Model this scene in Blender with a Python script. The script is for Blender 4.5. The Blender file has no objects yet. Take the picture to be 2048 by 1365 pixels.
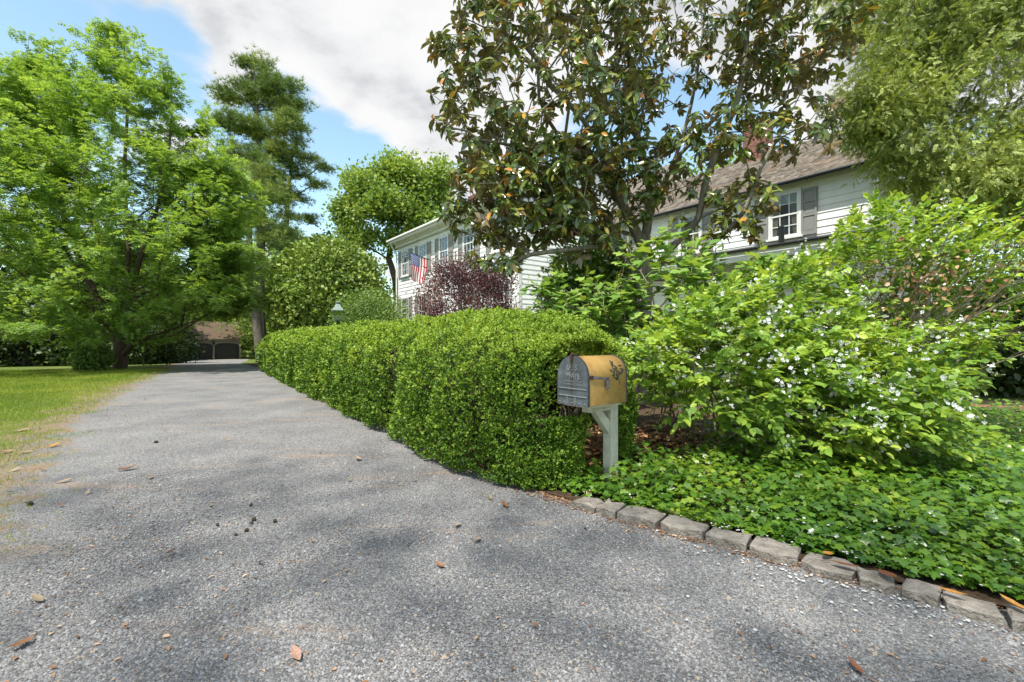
import bpy, bmesh, math, random
import numpy as np
from mathutils import Vector, Matrix

# ------------------------------------------------------------------ camera, sky, sun, exposure
S = bpy.context.scene
COL = S.collection
EYE = 1.2
F = 920.0                      # focal length in photo pixels
cam_d = bpy.data.cameras.new('camera')
cam_d.sensor_width = 36.0
cam_d.lens = 36.0 * F / 2048.0
cam_d.clip_start = 0.05
cam_d.clip_end = 3000.0
cam = bpy.data.objects.new('camera', cam_d)
cam.location = (0, 0, EYE)
cam.rotation_euler = (math.radians(90), 0, 0)
COL.objects.link(cam)
S.camera = cam

SUN_EL = math.radians(64)
SUN_TO = Vector((-0.45, -0.893, 0)).normalized()
SUN_DIR = Vector((SUN_TO.x * math.cos(SUN_EL), SUN_TO.y * math.cos(SUN_EL), math.sin(SUN_EL)))
sun_d = bpy.data.lights.new('sun', 'SUN')
sun_d.energy = 3.6
sun_d.angle = math.radians(0.53)
sun_d.color = (1.0, 0.955, 0.88)
sun = bpy.data.objects.new('sun', sun_d)
sun.rotation_euler = SUN_DIR.to_track_quat('Z', 'Y').to_euler()
sun.location = (0, 0, 60)
COL.objects.link(sun)

S.view_settings.view_transform = 'Standard'
S.view_settings.look = 'None'
S.view_settings.gamma = 1.0
S.view_settings.use_curve_mapping = False
S.view_settings.exposure = 1.0
S.cycles.max_bounces = 8
S.cycles.diffuse_bounces = 4
S.cycles.glossy_bounces = 3
S.cycles.transmission_bounces = 6
S.cycles.transparent_max_bounces = 8


def nn(nt, typ, **kw):
    n = nt.nodes.new(typ)
    ins = kw.pop('ins', {})
    for k, v in kw.items():
        setattr(n, k, v)
    for k, v in ins.items():
        if hasattr(v, 'is_linked') or isinstance(v, bpy.types.NodeSocket):
            nt.links.new(v, n.inputs[k])
        else:
            n.inputs[k].default_value = v
    return n


def math_n(nt, op, a, b=0.0, c=None, clamp=False):
    n = nt.nodes.new('ShaderNodeMath')
    n.operation = op
    n.use_clamp = clamp
    for i, v in enumerate((a, b, c)):
        if v is None:
            continue
        if isinstance(v, bpy.types.NodeSocket):
            nt.links.new(v, n.inputs[i])
        else:
            n.inputs[i].default_value = v
    return n.outputs[0]


def mixc(nt, fac, a, b, mode='MIX'):
    n = nt.nodes.new('ShaderNodeMix')
    n.data_type = 'RGBA'
    n.blend_type = mode
    for i, v in ((0, fac), (6, a), (7, b)):
        if isinstance(v, bpy.types.NodeSocket):
            nt.links.new(v, n.inputs[i])
        elif i == 0:
            n.inputs[0].default_value = v
        else:
            n.inputs[i].default_value = (*v[:3], 1)
    return n.outputs[2]


def ramp(nt, fac, stops, interp='LINEAR'):
    n = nt.nodes.new('ShaderNodeValToRGB')
    cr = n.color_ramp
    cr.interpolation = interp
    while len(cr.elements) < len(stops):
        cr.elements.new(0.5)
    for e, (p, c) in zip(cr.elements, stops):
        e.position = p
        e.color = (*c[:3], 1) if not isinstance(c, (int, float)) else (c, c, c, 1)
    nt.links.new(fac, n.inputs[0])
    return n.outputs[0]


def smooth(nt, v, a, b):
    n = nt.nodes.new('ShaderNodeMapRange')
    n.interpolation_type = 'SMOOTHSTEP'
    nt.links.new(v, n.inputs[0])
    n.inputs[1].default_value = a
    n.inputs[2].default_value = b
    n.inputs[3].default_value = 0.0
    n.inputs[4].default_value = 1.0
    return n.outputs[0]


def pdir(x, y):
    return Vector(((x - 1024) / F, 1.0, (683 - y) / F)).normalized()


world = bpy.data.worlds.new("World")
S.world = world
world.use_nodes = True
wt = world.node_tree
wt.nodes.clear()
SKY_STRENGTH = 0.15
sky = nn(wt, 'ShaderNodeTexSky', sky_type='NISHITA', sun_disc=False, sun_elevation=SUN_EL,
         sun_rotation=math.atan2(SUN_TO.x, SUN_TO.y) % (2 * math.pi), air_density=1.0, dust_density=0.6, ozone_density=1.6)
tc = nn(wt, 'ShaderNodeTexCoord')
sep = nn(wt, 'ShaderNodeSeparateXYZ', ins={0: tc.outputs['Generated']})
zc = math_n(wt, 'ADD', math_n(wt, 'MAXIMUM', sep.outputs[2], 0.0), 0.22)
px_ = math_n(wt, 'DIVIDE', sep.outputs[0], zc)
py_ = math_n(wt, 'DIVIDE', sep.outputs[1], zc)
cmb = nn(wt, 'ShaderNodeCombineXYZ', ins={0: px_, 1: py_, 2: 3.7})
n1 = nn(wt, 'ShaderNodeTexNoise', ins={'Vector': cmb.outputs[0], 'Scale': 1.75, 'Detail': 10.0, 'Roughness': 0.56, 'Distortion': 0.25})
bias = None
for (bx, by, rad, amp) in ((590, 110, 21, .15), (860, 230, 9, .20), (220, 70, 9, .26), (1000, 20, 18, .17), (1350, 60, 14, .14), (640, 425, 4, .16), (1430, 170, 5, .10),
                           (20, 10, 10, -.30), (345, 120, 4.0, -.22), (400, 45, 3.0, -.16), (640, 345, 8, -.34), (830, 350, 9, -.34), (1270, 300, 9, -.34), (1410, 290, 7, -.30), (420, 330, 9, -.2)):
    dp = nn(wt, 'ShaderNodeVectorMath', operation='DOT_PRODUCT', ins={0: tc.outputs['Generated'], 1: pdir(bx, by)})
    b = math_n(wt, 'MULTIPLY', smooth(wt, dp.outputs['Value'], math.cos(math.radians(rad * 1.35)), math.cos(math.radians(rad * 0.35))), amp)
    bias = b if bias is None else math_n(wt, 'ADD', bias, b)
dens = math_n(wt, 'ADD', math_n(wt, 'MULTIPLY_ADD', n1.outputs[0], 1.35, -.165), bias)
cmask = smooth(wt, dens, 0.46, 0.64)
# cloud body: white edges, blue-grey thick bases
n2 = nn(wt, 'ShaderNodeTexNoise', ins={'Vector': cmb.outputs[0], 'Scale': 3.4, 'Detail': 9.0, 'Roughness': 0.56, 'Distortion': .15})
thick = math_n(wt, 'ADD', math_n(wt, 'MULTIPLY', dens, 0.42), math_n(wt, 'MULTIPLY', n2.outputs[0], 1.25))
ccol = ramp(wt, smooth(wt, thick, 0.80, 1.22), [(0.0, (3.25, 3.25, 3.27)), (0.45, (2.85, 2.88, 2.93)), (1.0, (2.0, 2.08, 2.2))])
skyc = mixc(wt, 1.0, sky.outputs[0], (1.15, 1.16, .95), 'MULTIPLY')
full = mixc(wt, cmask, skyc, ccol)
bg = nn(wt, 'ShaderNodeBackground', ins={0: full, 1: SKY_STRENGTH})
wo = nn(wt, 'ShaderNodeOutputWorld', ins={0: bg.outputs[0]})

# ------------------------------------------------------------------ helpers
RNG = np.random.default_rng(11)
random.seed(5)
U = Vector((-.5534, .8329, 0))     # direction of the drive
UL = np.array([-.5534, .8329])


def gz(x, y):
    s = -.5534 * x + .8329 * y
    t = np.clip((np.asarray(s, float) - 20) / 45.0, 0, 1)
    return -1.0 * t * t * (3 - 2 * t)


def at(x, y, Y):
    return Vector(((x - 1024) / F * Y, Y, EYE + (683 - y) / F * Y))


def on_ground(x, y, h=0.0):
    Y = (EYE - h) * F / (y - 683)
    return Vector(((x - 1024) / F * Y, Y, h))


def tag(o, label=None, cat=None, group=None, kind=None):
    if label: o['label'] = label
    if cat: o['category'] = cat
    if group: o['group'] = group
    if kind: o['kind'] = kind
    return o


def empty(name, loc, rz=0.0):
    o = bpy.data.objects.new(name, None)
    o.location = loc
    o.rotation_euler = (0, 0, rz)
    o.empty_display_size = 0.2
    COL.objects.link(o)
    return o


def link(name, me, mat=None, parent=None, loc=None, rot=None, kind=None):
    o = bpy.data.objects.new(name, me)
    if mat is not None and me is not None and len(me.materials) == 0:
        me.materials.append(mat)
    COL.objects.link(o)
    if parent is not None:
        o.parent = parent
    if loc is not None: o.location = loc
    if rot is not None: o.rotation_euler = rot
    if kind: o['kind'] = kind
    return o


def np_mesh(name, V, loops, sizes, smooth_=False, attr=None):
    me = bpy.data.meshes.new(name)
    V = np.ascontiguousarray(V, np.float32)
    loops = np.ascontiguousarray(loops, np.int32)
    sizes = np.ascontiguousarray(sizes, np.int32)
    me.vertices.add(len(V))
    me.vertices.foreach_set('co', V.ravel())
    me.loops.add(len(loops))
    me.loops.foreach_set('vertex_index', loops)
    me.polygons.add(len(sizes))
    st = np.zeros(len(sizes), np.int32)
    st[1:] = np.cumsum(sizes)[:-1]
    me.polygons.foreach_set('loop_start', st)
    if attr:
        for k, a in attr.items():
            at_ = me.attributes.new(k, 'FLOAT', 'POINT')
            at_.data.foreach_set('value', np.ascontiguousarray(a, np.float32))
    me.update(calc_edges=True)
    if smooth_:
        me.polygons.foreach_set('use_smooth', np.ones(len(sizes), bool))
    return me


def T(verts, faces):
    return (np.array(verts, float), np.array([i for f in faces for i in f]), np.array([len(f) for f in faces]))


def t_join(parts):
    V, L, Z = [], [], []
    n = 0
    for (v, l, z) in parts:
        V.append(v); L.append(l + n); Z.append(z); n += len(v)
    return np.concatenate(V), np.concatenate(L), np.concatenate(Z)


def norm(a):
    return a / np.maximum(np.linalg.norm(a, axis=-1, keepdims=True), 1e-9)


def scatter(tm, P, D, N, Sc):
    """copies of a template: y axis along D, z axis near N"""
    v, l, z = tm
    P = np.asarray(P, float); D = norm(np.asarray(D, float)); N = np.asarray(N, float)
    X = norm(np.cross(D, N)); Nz = np.cross(X, D)
    Sc = np.asarray(Sc, float)
    if Sc.ndim == 0: Sc = np.full(len(P), float(Sc))
    if Sc.ndim == 1: Sc = np.stack([Sc] * 3, 1)
    out = (P[:, None, :] + v[None, :, 0, None] * Sc[:, None, 0, None] * X[:, None, :]
           + v[None, :, 1, None] * Sc[:, None, 1, None] * D[:, None, :]
           + v[None, :, 2, None] * Sc[:, None, 2, None] * Nz[:, None, :])
    n, k = len(P), len(v)
    L = (l[None, :] + (np.arange(n) * k)[:, None]).ravel()
    return out.reshape(-1, 3), L, np.tile(z, n)


def rdir(n, rng=RNG):
    return norm(rng.normal(size=(n, 3)))


_NK = RNG.normal(size=(8, 3)); _NP = RNG.uniform(0, 6.28, 8)


def noise3(P, scale=1.0, seed=0):
    P = np.asarray(P, float) * scale + seed * 7.31
    o = 0
    for i in range(8):
        o = o + np.sin(P @ (_NK[i] * (1 + .35 * i)) + _NP[i] + seed) / (1 + .25 * i)
    return o / 3.2


def basis_rot(d, n):
    """rotation matrix with y along d, z near n"""
    d = Vector(d).normalized(); n = Vector(n)
    x = d.cross(n)
    if x.length < 1e-6: x = d.orthogonal()
    x.normalize(); z = x.cross(d)
    return Matrix((x, d, z)).transposed()


# -------- bmesh shape collectors
class MB:
    def __init__(s): s.bm = bmesh.new()

    def box(s, c, size, rot=None, bevel=0.0):
        bm = bmesh.new()
        bmesh.ops.create_cube(bm, size=1.0)
        for v in bm.verts: v.co = Vector((v.co.x * size[0], v.co.y * size[1], v.co.z * size[2]))
        if bevel: bmesh.ops.bevel(bm, geom=bm.edges[:], offset=bevel, segments=1, affect='EDGES')
        m = Matrix.Translation(Vector(c)) @ (rot.to_4x4() if rot is not None else Matrix())
        bm.transform(m)
        s.add(bm); return s

    def add(s, bm):
        me = bpy.data.meshes.new('tmp'); bm.to_mesh(me); bm.free()
        s.bm.from_mesh(me); bpy.data.meshes.remove(me)

    def tube(s, pts, r, sides=8, cap=True):
        pts = [Vector(p) for p in pts]
        rs = r if isinstance(r, (list, tuple)) else [r] * len(pts)
        rings = []
        for i, p in enumerate(pts):
            d = (pts[min(i + 1, len(pts) - 1)] - pts[max(i - 1, 0)]).normalized()
            ref = Vector((0, 0, 1)) if abs(d.z) < .9 else Vector((1, 0, 0))
            x = d.cross(ref).normalized(); y = x.cross(d)
            rings.append([s.bm.verts.new(p + rs[i] * (math.cos(6.28318 * k / sides) * x + math.sin(6.28318 * k / sides) * y)) for k in range(sides)])
        for a, b in zip(rings[:-1], rings[1:]):
            for k in range(sides): s.bm.faces.new((a[k], a[(k + 1) % sides], b[(k + 1) % sides], b[k]))
        if cap:
            s.bm.faces.new(rings[0][::-1]); s.bm.faces.new(rings[-1])
        return s

    def poly(s, pts, ext=None):
        vs = [s.bm.verts.new(Vector(p)) for p in pts]
        s.bm.faces.new(vs)
        if ext is not None:
            e = Vector(ext)
            ws = [s.bm.verts.new(Vector(p) + e) for p in pts]
            s.bm.faces.new(ws[::-1])
            n = len(vs)
            for i in range(n): s.bm.faces.new((vs[i], ws[i], ws[(i + 1) % n], vs[(i + 1) % n]))
        return s

    def lathe(s, prof, c=(0, 0, 0), sides=16, rot0=0.0):
        c = Vector(c); rings = []
        for r, z in prof:
            rings.append([s.bm.verts.new(c + Vector((r * math.cos(rot0 + 6.28318 * k / sides), r * math.sin(rot0 + 6.28318 * k / sides), z))) for k in range(sides)])
        for a, b in zip(rings[:-1], rings[1:]):
            for k in range(sides): s.bm.faces.new((a[k], a[(k + 1) % sides], b[(k + 1) % sides], b[k]))
        s.bm.faces.new(rings[0][::-1]); s.bm.faces.new(rings[-1])
        return s

    def mesh(s, name, smooth_=False):
        bmesh.ops.recalc_face_normals(s.bm, faces=s.bm.faces[:])
        me = bpy.data.meshes.new(name); s.bm.to_mesh(me); s.bm.free()
        if smooth_:
            for p in me.polygons: p.use_smooth = True
        return me

    def build(s, name, mat, parent=None, loc=None, rot=None, kind=None, smooth_=False):
        return link(name, s.mesh(name, smooth_), mat, parent, loc, rot, kind)


# ------------------------------------------------------------------ materials
def new_mat(name):
    m = bpy.data.materials.new(name)
    m.use_nodes = True
    nt = m.node_tree
    nt.nodes.clear()
    out = nt.nodes.new('ShaderNodeOutputMaterial')
    return m, nt, out


def plain(name, col, rough=.6, metal=0.0, var=.12, scale=6.0, bump=0.0, bscale=60, col2=None, spec=.5):
    m, nt, out = new_mat(name)
    g = nn(nt, 'ShaderNodeTexCoord')
    n = nn(nt, 'ShaderNodeTexNoise', ins={'Vector': g.outputs['Object'], 'Scale': scale, 'Detail': 6.0, 'Roughness': .65})
    c2 = col2 if col2 else tuple(c * (1 - var * 2) for c in col)
    col_s = ramp(nt, n.outputs[0], [(.3, c2), (.62, col)])
    oi = nn(nt, 'ShaderNodeObjectInfo')
    k = math_n(nt, 'ADD', math_n(nt, 'MULTIPLY', oi.outputs['Random'], var), 1 - var * .5)
    col_s = mixc(nt, 1.0, col_s, nn(nt, 'ShaderNodeCombineColor', ins={0: k, 1: k, 2: k}).outputs[0], 'MULTIPLY')
    p = nn(nt, 'ShaderNodeBsdfPrincipled', ins={'Base Color': col_s, 'Roughness': rough, 'Metallic': metal, 'Specular IOR Level': spec})
    if bump:
        nb = nn(nt, 'ShaderNodeTexNoise', ins={'Vector': g.outputs['Object'], 'Scale': bscale, 'Detail': 4.0})
        b = nn(nt, 'ShaderNodeBump', ins={'Height': nb.outputs[0], 'Strength': bump, 'Distance': .02})
        nt.links.new(b.outputs[0], p.inputs['Normal'])
    nt.links.new(p.outputs[0], out.inputs[0])
    return m


def leaf_mat(name, stops, trans=.35, rough=.5, back=None, tcol=None, patch=.35, pscale=.8, spec=.4, gain=(1.55, 1.35, .9)):
    """leaf: colour picked per leaf from the ramp; thin, so part of the light passes through"""
    stops = [(p, tuple(min(.8, v * g) for v, g in zip(cc, gain))) for p, cc in stops]
    m, nt, out = new_mat(name)
    geo = nn(nt, 'ShaderNodeNewGeometry')
    oi = nn(nt, 'ShaderNodeObjectInfo')
    r = math_n(nt, 'FRACT', math_n(nt, 'ADD', geo.outputs['Random Per Island'], oi.outputs['Random']))
    nz = nn(nt, 'ShaderNodeTexNoise', ins={'Vector': geo.outputs['Position'], 'Scale': pscale, 'Detail': 2.0})
    r2 = math_n(nt, 'ADD', math_n(nt, 'MULTIPLY', r, 1 - patch), math_n(nt, 'MULTIPLY', smooth(nt, nz.outputs[0], .3, .7), patch))
    col = ramp(nt, r2, stops)
    colb = col
    if back:
        colb = mixc(nt, geo.outputs['Backfacing'], col, mixc(nt, r, back[0], back[1]))
    p = nn(nt, 'ShaderNodeBsdfPrincipled', ins={'Base Color': colb, 'Roughness': rough, 'Specular IOR Level': spec})
    tcs = mixc(nt, 1.0, col, tcol or (1.35, 1.25, .55), 'MULTIPLY')
    t = nn(nt, 'ShaderNodeBsdfTranslucent', ins={'Color': tcs})
    mx = nn(nt, 'ShaderNodeMixShader', ins={0: trans, 1: p.outputs[0], 2: t.outputs[0]})
    nt.links.new(mx.outputs[0], out.inputs[0])
    return m


def bark_mat(name, c1, c2, scale=14):
    m, nt, out = new_mat(name)
    g = nn(nt, 'ShaderNodeNewGeometry')
    mp = nn(nt, 'ShaderNodeMapping', ins={'Vector': g.outputs['Position'], 'Scale': (1, 1, .25)})
    n = nn(nt, 'ShaderNodeTexNoise', ins={'Vector': mp.outputs[0], 'Scale': scale, 'Detail': 8.0, 'Roughness': .7})
    col = ramp(nt, n.outputs[0], [(.3, c1), (.68, c2)])
    b = nn(nt, 'ShaderNodeBump', ins={'Height': n.outputs[0], 'Strength': .6, 'Distance': .03})
    p = nn(nt, 'ShaderNodeBsdfPrincipled', ins={'Base Color': col, 'Roughness': .85, 'Normal': b.outputs[0], 'Specular IOR Level': .2})
    nt.links.new(p.outputs[0], out.inputs[0])
    return m


def gravel_nodes(nt):
    g = nn(nt, 'ShaderNodeNewGeometry')
    P = g.outputs['Position']
    v = nn(nt, 'ShaderNodeTexVoronoi', ins={'Vector': P, 'Scale': 120.0})
    v2 = nn(nt, 'ShaderNodeTexVoronoi', ins={'Vector': P, 'Scale': 140.0})
    sc = nn(nt, 'ShaderNodeSeparateColor', ins={0: v.outputs['Color']})
    col = ramp(nt, sc.outputs[0], [(0, (.115, .111, .11)), (.35, (.19, .185, .183)), (.7, (.255, .25, .246)), (.93, (.34, .338, .334)), (1, (.36, .29, .21))])
    nl = nn(nt, 'ShaderNodeTexNoise', ins={'Vector': P, 'Scale': 1.1, 'Detail': 5.0, 'Roughness': .6})
    col = mixc(nt, 1.0, col, ramp(nt, nl.outputs[0], [(.3, (.72, .72, .73)), (.7, (1.2, 1.19, 1.16))]), 'MULTIPLY')
    # washed drifts of tan needles and bud scales, running across the drive
    mp = nn(nt, 'ShaderNodeMapping', ins={'Vector': P, 'Rotation': (0, 0, math.radians(-14)), 'Scale': (.42, 2.4, 1)})
    nd = nn(nt, 'ShaderNodeTexNoise', ins={'Vector': mp.outputs[0], 'Scale': 1.25, 'Detail': 6.0, 'Roughness': .62, 'Distortion': .4})
    nf = nn(nt, 'ShaderNodeTexNoise', ins={'Vector': P, 'Scale': 95.0, 'Detail': 2.0})
    drift = math_n(nt, 'MULTIPLY', smooth(nt, nd.outputs[0], .55, .67), smooth(nt, nf.outputs[0], .40, .56))
    col = mixc(nt, math_n(nt, 'MULTIPLY', drift, .6), col, (.44, .29, .18))
    h = math_n(nt, 'ADD', math_n(nt, 'MULTIPLY', v.outputs['Distance'], -1.0), math_n(nt, 'MULTIPLY', sc.outputs[1], .5))
    b = nn(nt, 'ShaderNodeBump', ins={'Height': h, 'Strength': .75, 'Distance': .012})
    return col, b.outputs[0]


def grass_nodes(nt):
    g = nn(nt, 'ShaderNodeNewGeometry')
    P = g.outputs['Position']
    n1 = nn(nt, 'ShaderNodeTexNoise', ins={'Vector': P, 'Scale': .55, 'Detail': 6.0, 'Roughness': .6})
    n2 = nn(nt, 'ShaderNodeTexNoise', ins={'Vector': P, 'Scale': 34.0, 'Detail': 5.0, 'Roughness': .7})
    col = ramp(nt, n2.outputs[0], [(.3, (.045, .075, .012)), (.55, (.12, .17, .028)), (.75, (.20, .24, .055))])
    col = mixc(nt, smooth(nt, n1.outputs[0], .52, .72), col, (.24, .19, .075))
    b = nn(nt, 'ShaderNodeBump', ins={'Height': n2.outputs[0], 'Strength': .8, 'Distance': .05})
    return col, b.outputs[0]


def finish(nt, out, col, nor, rough=.9, spec=.2):
    p = nn(nt, 'ShaderNodeBsdfPrincipled', ins={'Base Color': col, 'Roughness': rough, 'Specular IOR Level': spec})
    if nor is not None: nt.links.new(nor, p.inputs['Normal'])
    nt.links.new(p.outputs[0], out.inputs[0])


M = {}
m, nt, out = new_mat('gravel'); c, b_ = gravel_nodes(nt); finish(nt, out, c, b_, .85, .3); M['gravel'] = m
m, nt, out = new_mat('lawn'); c, b_ = grass_nodes(nt); finish(nt, out, c, b_); M['lawn'] = m
m, nt, out = new_mat('verge')
gc, gb = gravel_nodes(nt); lc, lb = grass_nodes(nt)
a_ = nn(nt, 'ShaderNodeAttribute', attribute_name='across')
g_ = nn(nt, 'ShaderNodeNewGeometry')
nv = nn(nt, 'ShaderNodeTexNoise', ins={'Vector': g_.outputs['Position'], 'Scale': 2.2, 'Detail': 8.0, 'Roughness': .68})
mixv = math_n(nt, 'ADD', a_.outputs['Fac'], math_n(nt, 'MULTIPLY', math_n(nt, 'MULTIPLY', math_n(nt, 'SUBTRACT', nv.outputs[0], .5), 1.7), math_n(nt, 'MULTIPLY', a_.outputs['Fac'], 4.0, clamp=True)))
nd_ = nn(nt, 'ShaderNodeTexNoise', ins={'Vector': g_.outputs['Position'], 'Scale': 30.0, 'Detail': 6.0})
dirt = ramp(nt, nd_.outputs[0], [(.3, (.17, .12, .075)), (.7, (.34, .25, .17))])
c1 = mixc(nt, smooth(nt, mixv, .22, .42), gc, dirt)
c2 = mixc(nt, smooth(nt, mixv, .45, .7), c1, lc)
finish(nt, out, c2, gb); M['verge'] = m
m, nt, out = new_mat('soil')
g_ = nn(nt, 'ShaderNodeNewGeometry')
ns = nn(nt, 'ShaderNodeTexNoise', ins={'Vector': g_.outputs['Position'], 'Scale': 26.0, 'Detail': 8.0, 'Roughness': .7})
finish(nt, out, ramp(nt, ns.outputs[0], [(.3, (.035, .022, .013)), (.7, (.13, .085, .05))]), nn(nt, 'ShaderNodeBump', ins={'Height': ns.outputs[0], 'Strength': .8, 'Distance': .04}).outputs[0]); M['soil'] = m

M['chip'] = None
m, nt, out = new_mat('stone_chip')
g_ = nn(nt, 'ShaderNodeNewGeometry')
finish(nt, out, ramp(nt, g_.outputs['Random Per Island'], [(0, (.105, .101, .10)), (.4, (.187, .182, .18)), (.75, (.262, .257, .252)), (.93, (.35, .348, .343)), (1, (.36, .27, .18))]), None, .9, .15); M['chip'] = m

M['kerb'] = plain('kerb_stone', (.30, .265, .225), .95, var=.25, scale=14, bump=.9, bscale=60, col2=(.14, .115, .09))
M['clap'] = plain('white_paint', (.86, .855, .83), .55, var=.04, scale=3)
M['trim'] = plain('trim_paint', (.78, .78, .75), .5, var=.04, scale=3)
M['shutter'] = plain('grey_shutter', (.27, .265, .245), .55, var=.06, scale=5)
M['wallback'] = plain('wall_sheathing', (.42, .42, .41), .8, var=.05)
M['dark_metal'] = plain('dark_metal', (.03, .032, .035), .4, metal=.5, var=.1)
M['brick'] = plain('red_brick', (.27, .125, .095), .9, var=.45, scale=20, bump=.4, bscale=80, col2=(.18, .08, .06))
M['mortar'] = plain('mortar', (.46, .42, .37), .95, var=.1, scale=20)
M['shingle'] = None
m, nt, out = new_mat('wood_shingle')
g_ = nn(nt, 'ShaderNodeNewGeometry')
ng = nn(nt, 'ShaderNodeTexNoise', ins={'Vector': g_.outputs['Position'], 'Scale': 1.3, 'Detail': 5.0})
c = ramp(nt, g_.outputs['Random Per Island'], [(0, (.10, .083, .066)), (.5, (.165, .138, .112)), (1, (.25, .215, .18))])
c = mixc(nt, math_n(nt, 'MULTIPLY', smooth(nt, ng.outputs[0], .5, .75), .5), c, (.26, .18, .12))
finish(nt, out, c, None, .9, .2); M['shingle'] = m
M['moss_roof'] = plain('mossy_shingle', (.115, .072, .05), .95, var=.2, scale=1.2, col2=(.075, .065, .03), bump=.4, bscale=20)
M['garage_wall'] = plain('garage_paint', (.30, .265, .21), .7, var=.08)
M['garage_door'] = plain('garage_door_paint', (.035, .037, .035), .6, var=.2, scale=3)
m, nt, out = new_mat('window_glass')
p_ = nn(nt, 'ShaderNodeBsdfGlossy', ins={'Color': (.9, .93, .95, 1), 'Roughness': .03})
t_ = nn(nt, 'ShaderNodeBsdfTransparent', ins={'Color': (.80, .84, .84, 1)})
fr_ = nn(nt, 'ShaderNodeFresnel', ins={'IOR': 1.55})
mx = nn(nt, 'ShaderNodeMixShader', ins={0: math_n(nt, 'MULTIPLY', fr_.outputs[0], .35), 1: t_.outputs[0], 2: p_.outputs[0]})
nt.links.new(mx.outputs[0], out.inputs[0]); M['pane'] = m
M['room_shade'] = plain('room_shade_panel', (.035, .033, .03), .9, var=.2)  # painted dark to stand for the unlit interior behind the glass
M['curtain'] = plain('curtain_cloth', (.34, .26, .17), .9, var=.2, scale=14, col2=(.18, .13, .08))
M['blind'] = plain('white_blind', (.55, .57, .60), .8, var=.05)
m, nt, out = new_mat('lantern_glass')
p_ = nn(nt, 'ShaderNodeBsdfGlossy', ins={'Color': (.9, .92, .9, 1), 'Roughness': .05})
t_ = nn(nt, 'ShaderNodeBsdfTransparent', ins={'Color': (.86, .9, .86, 1)})
mx = nn(nt, 'ShaderNodeMixShader', ins={0: .16, 1: t_.outputs[0], 2: p_.outputs[0]})
nt.links.new(mx.outputs[0], out.inputs[0]); M['lglass'] = m
M['verdigris'] = plain('aged_copper', (.17, .23, .20), .6, metal=.2, var=.2, scale=20, col2=(.08, .10, .09))
M['candle'] = plain('candle_sleeve', (.75, .66, .45), .5, var=.05)
M['flag_red'] = plain('flag_red', (.50, .03, .045), .8, var=.05)
M['flag_white'] = plain('flag_white', (.75, .74, .73), .8, var=.03)
M['flag_blue'] = plain('flag_blue', (.055, .10, .32), .8, var=.05)
M['pathbrick'] = plain('path_brick', (.27, .12, .085), .95, var=.4, scale=12, col2=(.18, .085, .065))

M['bark_big'] = bark_mat('bark_redwood', (.045, .032, .022), (.17, .125, .09))
M['bark_grey'] = bark_mat('bark_grey', (.06, .052, .042), (.20, .175, .145), 10)
M['bark_mag'] = bark_mat('bark_magnolia', (.10, .088, .07), (.32, .285, .23), 18)
M['bark_pine'] = bark_mat('bark_pine', (.06, .048, .038), (.20, .165, .135), 8)
M['twig'] = bark_mat('twig_bark', (.12, .09, .065), (.34, .28, .21), 40)
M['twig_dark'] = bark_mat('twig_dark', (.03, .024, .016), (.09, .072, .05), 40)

M['l_big'] = leaf_mat('leaf_redwood', [(0, (.030, .085, .008)), (.5, (.075, .17, .016)), (1, (.135, .245, .035))], .45, .55, pscale=.5, gain=(3.1, 2.2, 4.6))
M['l_box'] = leaf_mat('leaf_boxwood', [(0, (.022, .062, .008)), (.5, (.062, .135, .014)), (.85, (.115, .21, .02)), (1, (.16, .26, .035))], .16, .5, pscale=2.2, patch=.25, spec=.3, gain=(1.45, 1.3, 1.0))  # older leaves, darkened so the hedge sides hold some painted shade
M['l_boxnew_lit'] = leaf_mat('leaf_boxwood_shoot_lit', [(0, (.16, .26, .03)), (.6, (.25, .36, .05)), (1, (.34, .44, .085))], .38, .5, pscale=2.2, patch=.3, spec=.3, gain=(1.25, 1.2, 1.15))  # new-growth colour, raised further to paint in the sunlit hedge top
M['l_mag'] = leaf_mat('leaf_magnolia', [(0, (.012, .030, .010)), (.55, (.026, .055, .016)), (.925, (.055, .085, .022)), (.96, (.10, .09, .02)), (1, (.11, .06, .02))], .14, .20,
                      back=((.21, .17, .09), (.30, .205, .10)), tcol=(1.6, 1.5, .5), patch=.0, spec=.8, gain=(4.6, 3.1, 2.1))
M['l_mock'] = leaf_mat('leaf_mock_orange', [(0, (.035, .10, .012)), (.5, (.085, .19, .018)), (.85, (.15, .27, .028)), (1, (.22, .32, .05))], .42, .42, pscale=1.5, patch=.4, back=((.10, .18, .05), (.14, .22, .07)), gain=(3.0, 2.15, 3.2))
M['l_hyd'] = leaf_mat('leaf_hydrangea', [(0, (.05, .13, .02)), (.6, (.10, .21, .03)), (1, (.17, .28, .04))], .38, .5, back=((.16, .24, .11), (.20, .28, .14)), patch=.2, gain=(2.3, 1.8, 2.4))
M['l_ivy'] = leaf_mat('leaf_ivy', [(0, (.012, .05, .008)), (.55, (.04, .115, .014)), (.85, (.085, .18, .02)), (1, (.14, .24, .035))], .25, .30, patch=.35, pscale=1.4, spec=.6, gain=(2.5, 1.8, 1.3))
M['l_holly'] = leaf_mat('leaf_holly', [(0, (.025, .05, .010)), (.5, (.065, .11, .022)), (1, (.15, .20, .06))], .2, .5, pscale=.9, spec=.35, gain=(2.7, 2.4, 1.9))
M['l_privet'] = leaf_mat('leaf_privet', [(0, (.05, .10, .03)), (.6, (.11, .20, .055)), (1, (.17, .26, .08))], .35, .5, gain=(1.6, 1.4, 1.1))
M['l_barb'] = leaf_mat('leaf_barberry', [(0, (.022, .010, .014)), (.5, (.060, .020, .026)), (.85, (.13, .042, .042)), (1, (.20, .075, .055))], .28, .5, tcol=(1.8, .7, .6), gain=(2.0, 3.6, 3.0))
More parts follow.
